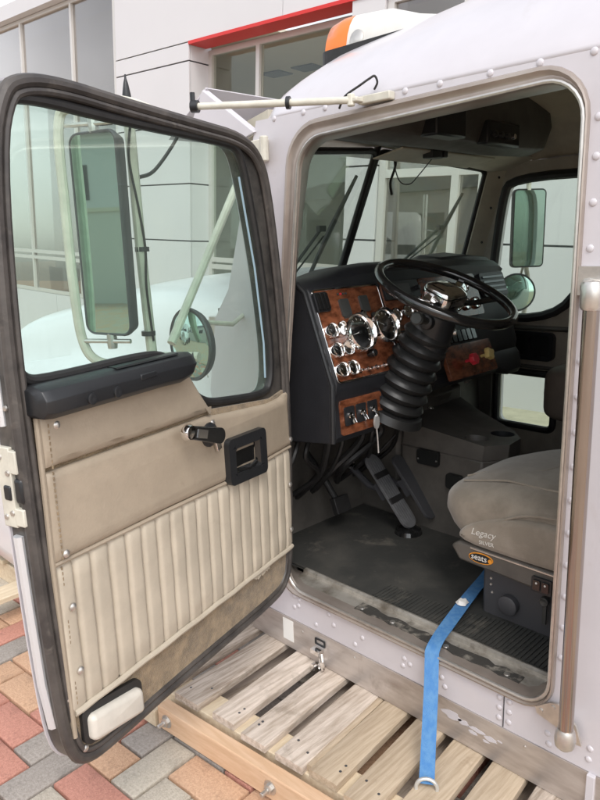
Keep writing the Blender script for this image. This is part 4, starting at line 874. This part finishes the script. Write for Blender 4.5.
mb = MB(); p0 = hub+cd*.10; mb.tube([p0+Vector((-.05, -.01, 0)), p0+Vector((-.11, -.03, .012)), p0+Vector((-.155, -.045, .022))], [.012, .012, .014], 12); mb.lathe(p0+Vector((-.15, -.043, .021)), (-.9, -.28, .14), [(.019, 0), (.021, .006), (.021, .03), (.016, .036), (.001, .036)], 16); mb.build('turn_signal_lever', 'screen', clm)
mb = MB(); mb.lathe(p0+Vector((-.06, -.01, 0)), (-.9, -.28, .1), [(.026, 0), (.024, .03), (.018, .034)], 14); mb.build('lever_housing', 'plastic', clm)
mb = MB(); mb.lathe(p0+cd*.05+Vector((.055, -.05, 0)), (.5, -.8, .2), [(.012, 0), (.012, .01), (.006, .012)], 12); mb.build('column_bolt', 'satin', clm)
# ribbed boot
base_ = Vector((.46, .685, 1.21)); cd2 = Vector((-.13, .40, -.90)).normalized(); pr = []
nr = 7
for k in range(nr):
    h0 = k*.043; r0 = .079+.003*k
    pr += [(r0*.86, h0), (r0*1.0, h0+.012), (r0*1.06, h0+.021), (r0*1.0, h0+.031), (r0*.86, h0+.043)]
mb = MB(); mb.lathe(base_, cd2, [(.07, -.012)]+pr+[(.11, nr*.043+.002), (.12, nr*.043+.03)], 32); mb.build('column_boot', 'boot', cab, smooth=50)

# ------------------------------------------------------------------ pedals
def pedal(p0, p1, w, mt, name, bands=True):
    p0, p1 = Vector(p0), Vector(p1); t = (p1-p0).normalized(); s_ = t.cross(Vector((0, 0, 1))).normalized(); n = s_.cross(t).normalized()
    L_ = (p1-p0).length; ol = [(a, b) for a, b in rrect(-w/2, 0, w/2, L_, w*.45)]
    mb = MB(); mb.plate(ol, [], lambda a, b: p0+s_*a+t*b+n*.012, lambda a, b: p0+s_*a+t*b); pd = mb.build(name, mt, cab, bevel=.003)
    if bands:
        for f in (.38, .72):
            mb = MB(); mb.obox(p0+t*L_*f+n*.0125, s_*w*.505, t*.012, n*.003); mb.build('pedal_band', 'rubber', pd, bevel=.001)
        for k in range(5):
            mb = MB(); mb.obox(p0+s_*(k-2)*w*.16+t*L_*.5+n*.0125, s_*.0025, t*L_*.42, n*.0012); mb.build('tread_rib', 'pedal', pd)
    mb = MB(); q = p0+t*L_*.55-n*.02; mb.obox(q, s_*w*.25, t*.035, n*.018); mb.tube([q, q+Vector((.0, .07, .0)), q+Vector((.0, .2, .08))], .014, 8); mb.build('pedal_arm', 'dark', pd)
    return pd
pedal((.595, .853, .408), (.575, 1.055, .665), .085, 'pedal', 'accelerator_pedal')
pedal((.678, .815, .43), (.660, .99, .655), .07, 'dark', 'brake_pedal', False)
mb = MB(); mb.tube([(.40, 1.30, .75), (.42, 1.16, .60), (.44, 1.10, .50)], .014, 8); mb.obox((.445, 1.085, .49), (.04, 0, 0), (0, .012, .03), (0, .012, -.005)); mb.build('clutch_pedal', 'rubber', cab, bevel=.002)
mb = MB(); mb.obox((.55, 1.12, .62), (.02, .004, .006), (0, .004, .008), (0, .003, -.001)); mb.build('pedal_clip', 'chrome', cab)
mb = MB(); mb.lathe((.60, .87, .390), (0, 0, 1), [(.055, -.008), (.05, .008), (.03, .02), (.001, .02)], 16); mb.build('pedal_base', 'gloss', cab)

# ------------------------------------------------------------------ engine cover console with cup holders
top = [(.72, .62), (.72, .98), (.78, 1.06), (1.22, 1.06), (1.16, .92), (.98, .64), (.90, .57), (.80, .56)]
cups = [[(.80+.042*math.cos(2*math.pi*k/20), .70+.048*math.sin(2*math.pi*k/20)) for k in range(20)], [(.915+.042*math.cos(2*math.pi*k/20), .655+.048*math.sin(2*math.pi*k/20)) for k in range(20)]]
mb = MB(); mb.plate(top, cups, lambda x, y: (x, y, .755+.05*sstep(y, .85, 1.05)), lambda x, y: (x-(.012 if x < .85 else 0), y, .70)); con = mb.build('engine_cover', 'console', cab, bevel=.008, seg=3)
mb = MB(); mb.plate([(x-(.012 if x < .85 else 0), y) for x, y in top], [], lambda x, y: (x, y, .699), lambda x, y: (x-.02*(x < .85), y-.0, .372)); mb.build('cover_side', 'console', con, bevel=.006)
mb = MB(); mb.loft([[(.71, 1.0, z), (.72, 1.38, z), (1.24, 1.38, z), (1.22, 1.03, z)] for z in (.372, .78, .86)]); mb.build('cover_front', 'console', con, bevel=.02)
for c in cups:
    mb = MB(); mb.loft([[(x, y, .754) for x, y in c], [(x*.97+.03*sum(p[0] for p in c)/20, y*.97+.03*sum(p[1] for p in c)/20, .701) for x, y in c]], caps=False); mb.build('cup_well', 'plastic', con)
mb = MB(); mb.plate(rrect(.80, .64, .90, .70, .012), [], lambda y, z: (.690, y, z), lambda y, z: (.71, y, z)); sp = mb.build('side_pocket', 'dial', con, bevel=.003)
for y, z in ((.892, .66), (.808, .665)): mb = MB(); mb.lathe((.690, y, z), (-1, 0, 0), [(.004, 0), (.002, .003)], 8); mb.build('screw', 'satin', sp)
mb = MB(); mb.plate(rrect(.69, .57, .76, .63, .012), [], lambda y, z: (.684, y, z), lambda y, z: (.70, y, z)); mb.build('side_pocket', 'dial', con, bevel=.003)
mb = MB(); mb.lathe((.93, 1.0, .803), (0, -.2, 1), [(.012, 0), (.010, .004), (.001, .005)], 10); mb.build('cover_stud', 'satin', con)
mb = MB(); mb.obox((.95, 1.03, .86), (.15, 0, .0), (0, .02, .03), (0, -.01, .02)); mb.build('map_lip', 'console', con, bevel=.005)
mb = MB(); mb.tube([(1.06, .92, .90), (1.06, .90, .915), (1.075, .90, .915), (1.075, .92, .90)], .004, 6); mb.build('small_hook', 'satin', con)

# ------------------------------------------------------------------ driver seat
def cushion(c, h, e1=.32, e2=.38, nu=40, nv=20, fn=None):
    mb = MB(); P = lambda v, e: math.copysign(abs(v)**e, v); rings = []
    for j in range(1, nv):
        ph = -math.pi/2+math.pi*j/nv; rg = []
        for i in range(nu):
            th = 2*math.pi*i/nu; x = P(math.cos(ph), e1)*P(math.cos(th), e2); y = P(math.cos(ph), e1)*P(math.sin(th), e2); z = P(math.sin(ph), e1)
            p = Vector((c[0]+h[0]*x, c[1]+h[1]*y, c[2]+h[2]*z)); rg.append(fn(p, x, y, z) if fn else p)
        rings.append(rg)
    mb.loft(rings); return mb
def seat_fn(p, x, y, z):
    p = p.copy(); p.z += .022*(1-x*x)*(1-.3*y)*max(0, z)+.012*max(0, -y)*max(0, z); p.z += -.07*max(0, y-.35)*max(0, z); p.y += -.05*max(0, -z)*max(0, y)
    p.z += .004*math.sin(p.y*26+p.x*9)*max(0, z); p.x += .006*math.sin(p.y*11)*(abs(x) > .8); p.y += .02*max(0, -z)*-max(0, y)
    return p
seat = cushion((.50, .19, .70), (.285, .325, .108), e1=.52, e2=.46, fn=seat_fn).build('driver_seat', 'fabric', cab, smooth=80)
def seatz(x, y):
    u, v = (x-.50)/.285, (y-.19)/.315; return .805+.022*(1-u*u)*(1-.3*v)+.012*max(0, -v)-.07*max(0, v-.35)-.004
# piping seams over the cushion
mb = MB(); mb.tube([(x, y, seatz(x, y)+.001) for x, y in [(.30+.0*k, .44-.5*k/14) for k in range(15)]], .0035, 6); mb.build('seam', 'fabric2', seat)
mb = MB(); mb.tube(spline([(.213, .30, .70), (.213, .20, .755), (.214, .08, .772), (.214, -.08, .765)]), .0035, 6); mb.build('seam', 'fabric', seat)
mb = MB(); mb.tube(spline([(.35, .46, seatz(.35, .46)), (.40, .36, seatz(.40, .36)+.002), (.41, .25, seatz(.41, .25)+.002), (.52, .22, seatz(.52, .22)+.002), (.68, .24, seatz(.68, .24)+.002)]), .003, 6); mb.build('seam', 'fabric2', seat)
# side facing: separate padded panel with embroidery
mb = MB(); ol = smoothpoly([(.425, .625), (.36, .70), (.22, .745), (.02, .752), (-.10, .75), (-.10, .625), (.2, .618)], 2)
i1 = off(ol, -.02); mb.loft([[(.222, y, z) for y, z in ol], [(.207, y, z) for y, z in off(ol, -.006)], [(.203, y, z) for y, z in i1]], caps=False); tri = tessellate_polygon([[Vector((y, z, 0)) for y, z in i1]]); mb.add([(.203, y, z) for y, z in i1], [tuple(t_) for t_ in tri]); mb.build('side_facing', 'fabric2', seat, smooth=60)
text_mesh('embroidery', 'Legacy', .029, 'thread', (.2015, .315, .664), (0, -1, .05), (0, .05, 1), seat, shear=.35)
text_mesh('embroidery', 'SILVER', .0165, 'thread', (.2015, .302, .640), (0, -1, .05), (0, .05, 1), seat)
mb = MB(); mb.plate([(.43, .60), (.40, .560), (-.12, .535), (-.12, .615), (.40, .620)], [], lambda y, z: (.215, y, z), lambda y, z: (.76, y, z)); sb_ = mb.build('seat_frame', 'console', seat, bevel=.008)
mb = MB(); mb.tube([(.214, .36, .612), (.214, .10, .608), (.214, -.1, .606)], .0035, 6); mb.build('frame_bead', 'satin', seat)
# oval maker's badge
mb = MB(); ov = [(.325+.040*math.cos(2*math.pi*k/28), .588+.0165*math.sin(2*math.pi*k/28)) for k in range(28)]; ov = [(y, z+(.325-y)*.05*-1*-1) for y, z in ov]
ov2 = off(ov, -.0025)
mb.plate(ov, [], lambda y, z: (.2125, y, z), lambda y, z: (.2148, y, z), 0); mb.plate(ov2, [], lambda y, z: (.2118, y, z), lambda y, z: (.2124, y, z), 1); mb.build('badge', ['orange', 'dial'], seat, smooth=0)
text_mesh('badge_lettering', 'seats', .026, 'paper', (.2113, .330, .5815), (0, -1, .02), (0, .02, 1), seat, extrude=.0004)
mb = MB(); mb.lathe((.2118, .294, .588), (-1, 0, 0), [(.0065, 0), (.0065, .0006), (.001, .0006)], 14); mb.build('badge_dot', 'orange', seat)
mb = MB(); mb.plate(rrect(.105, .548, .163, .592, .004), [], lambda y, z: (.206, y, z), lambda y, z: (.216, y, z)); swb = mb.build('seat_switch', 'plastic', seat, bevel=.002)
for y0 in (.111, .136):
    mb = MB(); mb.plate(rrect(y0, .556, y0+.02, .585, .003), [], lambda y, z: (.201, y, z), lambda y, z: (.206, y, z), 0); mb.build('rocker', 'gloss', swb, bevel=.001)
    mb = MB(); mb.lathe((.2008, y0+.01, .577), (-1, 0, 0), [(.003, 0), (.003, .0004), (.0005, .0004)], 10); mb.build('switch_mark', 'paper', swb)
mb = MB(); mb.box((.28, -.10, .372), (.72, .355, .536)); ped = mb.build('pedestal', 'dark', seat, bevel=.01)
mb = MB(); mb.lathe((.27, .26, .44), (-1, 0, 0), [(.03, -.01), (.03, .012), (.024, .016), (.001, .016)], 18); mb.build('air_valve', 'dark', seat)
mb = MB(); mb.lathe((.262, .145, .50), (-1, 0, 0), [(.014, 0), (.014, .012), (.012, .014), (.001, .010)], 16); mb.obox((.257, .143, .465), (.004, 0, 0), (0, .006, 0), (0, 0, .035)); mb.build('adjust_lever', 'screen', seat, bevel=.001)
for y, z in ((.325, .50), (.325, .48), (.32, .455)): mb = MB(); mb.lathe((.28, y, z), (-1, 0, 0), [(.005, 0), (.004, .004), (.0005, .005)], 8); mb.build('pedestal_bolt', 'satin', seat)
cushion((.50, -.19, 1.10), (.26, .075, .33), fn=lambda p, x, y, z: p+Vector((0, -.05*z, 0))).build('backrest', 'fabric', seat, smooth=80)
# passenger seat
ps = cushion((1.42, .42, .86), (.22, .25, .115)).build('passenger_seat', 'seatback2', cab, smooth=80)
mb = MB(); mb.box((1.24, .10, .372), (1.62, .48, .75)); mb.build('seat_box', 'console', ps, bevel=.01)
cushion((1.42, .02, 1.15), (.22, .07, .34)).build('backrest', 'seatback2', ps, smooth=80)

# ------------------------------------------------------------------ overhead console, visor bits, wires
mb = MB(); rings = []
for x, k in ((.30, .0), (.34, 1), (.70, 1), (1.0, 1), (1.30, .95), (1.42, .6), (1.50, .0)):
    zl = 1.845-.015*k; rings.append([(x, .82, 2.06), (x, .80, 1.93+.02*(1-k)), (x, .83, zl+.02), (x, .90, zl), (x, 1.16, zl+.035), (x, 1.20, 2.0)])
mb.loft(rings); ovh = mb.build('overhead_console', 'console', cab, smooth=30, bevel=.006)
mb = MB(); mb.box((.60, .765, 1.845), (.78, .84, 1.955)); cb_ = mb.build('radio_unit', 'plastic', ovh, bevel=.008)
mb = MB(); mb.box((.96, .785, 1.845), (1.20, .84, 1.93)); cb2 = mb.build('radio_unit', 'plastic', ovh, bevel=.008)
for k in range(4): mb = MB(); mb.lathe((1.0+.045*k, .785, 1.88), (0, -1, .1), [(.011, 0), (.010, .014), (.001, .015)], 12); mb.build('radio_knob', 'chrome' if k == 3 else 'screen', cb2)
mb = MB(); mb.box((.93, 1.01, 1.815), (1.0, 1.06, 1.86)); mb.box((1.004, 1.005, 1.82), (1.03, 1.05, 1.855)); mb.build('camera_pod', 'plastic', ovh, bevel=.004)
mb = MB(); mb.tube(spline([(.98, 1.05, 1.815), (.99, 1.12, 1.76), (1.0, 1.17, 1.73), (.985, 1.21, 1.74), (.96, 1.22, 1.80), (.955, 1.22, 1.86)]), .0025, 6); mb.build('hanging_wire', 'dark', ovh)
mb = MB(); mb.tube(spline([(.965, 1.21, 1.87), (.975, 1.23, 1.80), (.97, 1.25, 1.74), (.98, 1.25, 1.69)]), .009, 6, flat=.4); mb.build('rubber_strap', 'rubber', ovh)
mb = MB(); mb.loft([[(x, 1.02, 1.838), (x, 1.165, 1.812), (x, 1.168, 1.818), (x, 1.02, 1.846)] for x in (.75, 1.0, 1.30, 1.42)]); mb.build('sun_shade', 'header', ovh, smooth=0, bevel=.003)

# wipers outside the glass
def wiper(p_base, p_tip, b0, b1, nm='wiper'):
    n = Vector((0, .02, .012)); p_base, p_tip, b0, b1 = [Vector(q)+n for q in (p_base, p_tip, b0, b1)]
    mb = MB(); mb.tube([p_base, p_tip], .007, 6); mb.tube([p_base+Vector((.03, 0, 0)), p_tip+Vector((.012, 0, -.03))], .004, 6); w = mb.build(nm, 'rubber', cab)
    mb = MB(); mb.tube([b0, b0.lerp(b1, .5)+Vector((0, .006, 0)), b1], [.008, .012, .007], 6); mb.build('wiper_blade', 'rubber', w)
    mb = MB(); mb.obox(p_tip, (.02, 0, 0), (0, .01, 0), (0, 0, .012)); mb.build('wiper_joint', 'rubber', w, bevel=.002)
def wsp(k0, k1, s_, t_):
    tl, tr, bl, br = Vector(WT[k0]), Vector(WT[k1]), Vector(WB[k0]), Vector(WB[k1]); return (tl*(1-s_)+tr*s_)*(1-t_)+(bl*(1-s_)+br*s_)*t_
wiper(wsp('l', 'c', .35, 1.02), wsp('l', 'c', .66, .60), wsp('l', 'c', .66, 1.0), wsp('l', 'c', .90, .22))
wiper(wsp('c', 'r', .45, 1.0), wsp('c', 'r', .74, .62), wsp('c', 'r', .70, .98), wsp('c', 'r', .86, .28))

# passenger side mirrors, outside the far window
pm0 = Vector((2.02, 1.10, 0))
mb = MB(); mb.tube(spline([(1.81, 1.20, 1.80), (1.93, 1.15, 1.815), (1.95, 1.13, 1.80), (1.97, 1.14, 1.77), (1.97, 1.14, 1.73)]), .0125, 10); mb.tube(spline([(1.985, 1.15, 1.36), (2.06, 1.17, 1.26), (2.02, 1.18, 1.06), (1.81, 1.25, 1.0)]), .0125, 10); pmb = mb.build('mirror_bracket', 'cream', cab)
mc = Vector((1.97, 1.13, 1.54)); mf = Vector((-.62, -.78, .03)).normalized(); me_ = mf.cross(Vector((0, 0, 1))).normalized()
def pmw(a, z, d): return mc+me_*a+mf*d+Vector((0, 0, z))
ol = rrect(-.088, -.198, .088, .198, .025); mb = MB(); mb.plate(ol, [], lambda a, z: pmw(a, z, .0), lambda a, z: pmw(a, z, -.025)); mb.build('mirror_head', 'rubber', pmb, bevel=.006)
mb = MB(); mb.plate(off(ol, -.008), [], lambda a, z: pmw(a, z, .0018), lambda a, z: pmw(a, z, .0006)); mb.build('mirror_glass', 'mirror', pmb, smooth=0)
cc = Vector((1.97, 1.185, 1.21)); fd = Vector((-.75, -.66, .03)).normalized()
mb = MB(); mb.lathe(cc, fd, [(.001, -.05), (.07, -.04), (.098, -.01), (.102, 0), (.100, .006), (.094, .004)], 32); rm = mb.build('round_mirror', 'dark', cab)
mb = MB(); mb.lathe(cc, fd, [(.094, .003), (.07, .012), (.035, .018), (.0005, .020)], 32); mb.build('mirror_glass', 'mirror', rm)
mb = MB(); mb.tube(spline([cc-fd*.03, cc-fd*.05+Vector((.05, 0, .06)), (1.99, 1.16, 1.36)]), .007, 8); mb.build('mirror_arm', 'cream', rm)

# ------------------------------------------------------------------ blue strap over the sill
path = spline([(.62, .50, .400), (.50, .455, .398), (.30, .41, .402), (.115, .365, .405), (.03, .345, .402), (-.012, .335, .388), (-.022, .330, .365), (-.06, .305, .30), (-.13, .262, .215), (-.205, .215, .152)], 5)
mb = MB(); rings = []
for i, p in enumerate(path):
    t = (path[min(i+1, len(path)-1)]-path[max(i-1, 0)]).normalized(); f = sstep(p.x, -.03, .06)
    wdir = (Vector((-.25, .97, 0))*f+Vector((.53, -.85, 0))*-1*(1-f)); wdir = (wdir-t*wdir.dot(t)).normalized()
    tw = .10*math.sin(i*.35); n = t.cross(wdir); wdir = (wdir*math.cos(tw)+n*math.sin(tw)).normalized(); n = t.cross(wdir)
    w = .0195
    rings.append([p+wdir*w+n*.0012, p-wdir*w+n*.0012, p-wdir*w-n*.0012, p+wdir*w-n*.0012])
mb.loft(rings); stp = mb.build('ratchet_strap', 'strap', None, smooth=40)
tag(stp, 'blue webbing strap running from the seat base over the sill to the pallet', 'strap')
e = path[-1]
mb = MB(); mb.tube([e+Vector((.022*math.cos(t)*.7, -.022*math.cos(t), .028*math.sin(t)-.012)) for t in [2*math.pi*k/20 for k in range(20)]], .005, 8, closed=True); mb.build('strap_ring', 'ring', stp)
mb = MB(); mb.loft([[Vector((.235, .395, .409))+Vector((.02*math.cos(a), .02*math.sin(a)*q, .0)) for a, q in [(2*math.pi*k/9, random.uniform(.4, 1.2)) for k in range(9)]], [Vector((.235, .395, .416))+Vector((.012*math.cos(a), .012*math.sin(a)*q, random.uniform(0, .008))) for a, q in [(2*math.pi*k/9, random.uniform(.4, 1.2)) for k in range(9)]]]); mb.build('torn_label', 'paper', stp)

# ------------------------------------------------------------------ rest of the yard, mostly met as reflections
def yard_truck(loc, rz, label):
    t = thing('parked_truck', loc, label, 'truck', 'trucks parked across the yard')
    Rz = Matrix.Rotation(rz, 3, 'Z'); L0 = Vector(loc)
    def T(x, y, z): return L0+Rz @ Vector((x, y, z))
    mb = MB(T); mb.loft([[(-.95, y, z0), (.95, y, z0), (.97, y, z0+.3), (.93, y, z1-.1), (.8, y, z1), (-.8, y, z1), (-.93, y, z1-.1), (-.97, y, z0+.3)] for y, z0, z1 in ((-1.9, .75, 2.75), (-.3, .75, 2.85), (-.05, .75, 2.6), (.25, .75, 1.75))]); mb.build('cab_body', 'hoodpaint', t, bevel=.03)
    mb = MB(T); mb.loft([[(-w, y, .75), (w, y, .75), (w, y, z-.15), (w-.18, y, z), (-w+.18, y, z), (-w, y, z-.15)] for y, w, z in ((.26, .8, 1.74), (1.0, .75, 1.68), (1.7, .66, 1.55), (1.85, .60, 1.45))]); mb.build('hood', 'hoodpaint', t, bevel=.03)
    mb = MB(T)
    for k in range(12): mb.box((-.42+k*.072, 1.86, .85), (-.385+k*.072, 1.885, 1.42))
    mb.box((-.46, 1.85, .8), (.46, 1.865, 1.46)); mb.build('grille', 'chrome', t)
    mb = MB(T); mb.box((-1.15, 1.85, .42), (1.15, 2.05, .74)); mb.build('bumper', 'chrome', t, bevel=.03)
    for sx in (-1, 1):
        mb = MB(T); mb.add([(sx*.06, -.035, 2.52), (sx*.82, -.06, 2.50), (sx*.86, .20, 1.86), (sx*.06, .225, 1.86)], [(0, 1, 2, 3)]); mb.build('windscreen_pane', 'dark', t, smooth=0)
        mb = MB(T); mb.add([(sx*.972, -.9, 1.7), (sx*.972, -.2, 1.7), (sx*.955, -.3, 2.5), (sx*.955, -.9, 2.5)], [(0, 1, 2, 3)]); mb.build('side_window', 'dark', t, smooth=0)
        mb = MB(T); mb.lathe((sx*.82, 1.7, 1.05), (0, 1, 0), [(.12, -.1), (.13, .1), (.10, .14), (.01, .16)], 16); mb.build('headlight', 'white', t)
        mb = MB(T); mb.loft([[(sx*.62, y, z), (sx*1.15, y, z), (sx*1.17, y, z-.1), (sx*.62, y, z-.1)] for y, z in ((.3, .7), (.45, 1.05), (.8, 1.2), (1.2, 1.2), (1.6, 1.05), (1.78, .75))]); mb.build('fender', 'hoodpaint', t, bevel=.02)
        for yy in (1.05, -1.2, -3.4):
            mb = MB(T); mb.lathe((sx*.85, yy, .5), (sx, 0, 0), [(.2, .0), (.48, .0), (.5, .05), (.5, .22), (.46, .27), (.3, .25), (.25, .2), (.1, .28)], 28); mb.build('wheel', 'tyre', t)
        mb = MB(T); mb.tube([(sx*1.0, .0, 2.4), (sx*1.25, .05, 2.35), (sx*1.25, .05, 1.6), (sx*1.0, .05, 1.55)], .02, 8); mb.box((sx*1.25-.09, .0, 1.7), (sx*1.25+.09, .06, 2.25)); mb.build('mirror', 'chrome', t)
        mb = MB(T); mb.tube([(sx*1.08, -1.3, .9), (sx*1.08, -1.3, 3.4)], .07, 14); mb.build('exhaust_stack', 'chrome', t)
    mb = MB(T); mb.box((-.42, -6, .72), (-.3, 1.6, .95)); mb.box((.3, -6, .72), (.42, 1.6, .95)); mb.build('chassis', 'dark', t)
    mb = MB(T); mb.loft([[(-.75, 1.2, 1.72), (.75, 1.2, 1.72), (.75, 1.22, 1.95), (-.75, 1.22, 1.95)], [(-.75, 1.23, 1.72), (.75, 1.23, 1.72), (.75, 1.25, 1.95), (-.75, 1.25, 1.95)]]); mb.build('bug_deflector', 'dark', t)
yard_truck((-6.2, 10.2, 0), R(-125), 'white bonneted truck with chrome grille, reflected in the showroom glass nearest the cab')
yard_truck((-7.5, 16.5, 0), R(-110), 'white bonneted truck farther along the yard, reflected in the corner glass')
lp_ = thing('street_lamp', (-4.3, 8.6, 0), 'grey street lamp post with angled head, reflected in the showroom glass', 'street lamp')
mb = MB(); mb.tube([(-4.3, 8.6, 0), (-4.3, 8.6, 5.2)], [.08, .05], 12); mb.build('post', 'mull', lp_)
mb = MB(); mb.tube([(-4.3, 8.6, 5.1), (-4.0, 8.3, 5.45), (-3.7, 8.0, 5.5)], .035, 8); mb.build('arm', 'mull', lp_)
mb = MB(); mb.obox((-3.5, 7.8, 5.5), (.25, -.25, .03), (.09, .09, 0), (0, 0, .05)); mb.build('lamp_head', 'mull', lp_, bevel=.02)
yw = thing('reflection_wall', (-16, 8, 0), 'long rendered wall, out of view, added across the yard to fill the reflections', 'wall')  # unseen wall, added so reflections in the glass have a horizon
mb = MB(); mb.box((-16.2, -22, 0), (-16, 40, 2.4)); mb.build('wall', 'inwall', yw)
mb = MB(); mb.box((-16.25, -22, 2.4), (-15.95, 40, 2.5)); mb.build('coping', 'soffit', yw)
wh = thing('warehouse', (-30, 14, 0), 'long pale warehouse with a grey roof, out of view, added beyond the wall to fill the reflections', 'building')  # unseen building, added to give glass and mirrors something to reflect
mb = MB(); mb.box((-38, -10, 0), (-26, 34, 6)); mb.build('walls', 'panel', wh)
mb = MB(); mb.loft([[(-38.4, y, 6), (-25.6, y, 6), (-32, y, 8)] for y in (-10.4, 34.4)]); mb.build('roof', 'dark', wh)
for k in range(9): mb = MB(); mb.box((-26.0, -7+k*4.5, 3.4), (-25.97, -4.5+k*4.5, 4.8)); mb.build('window', 'dark', wh)
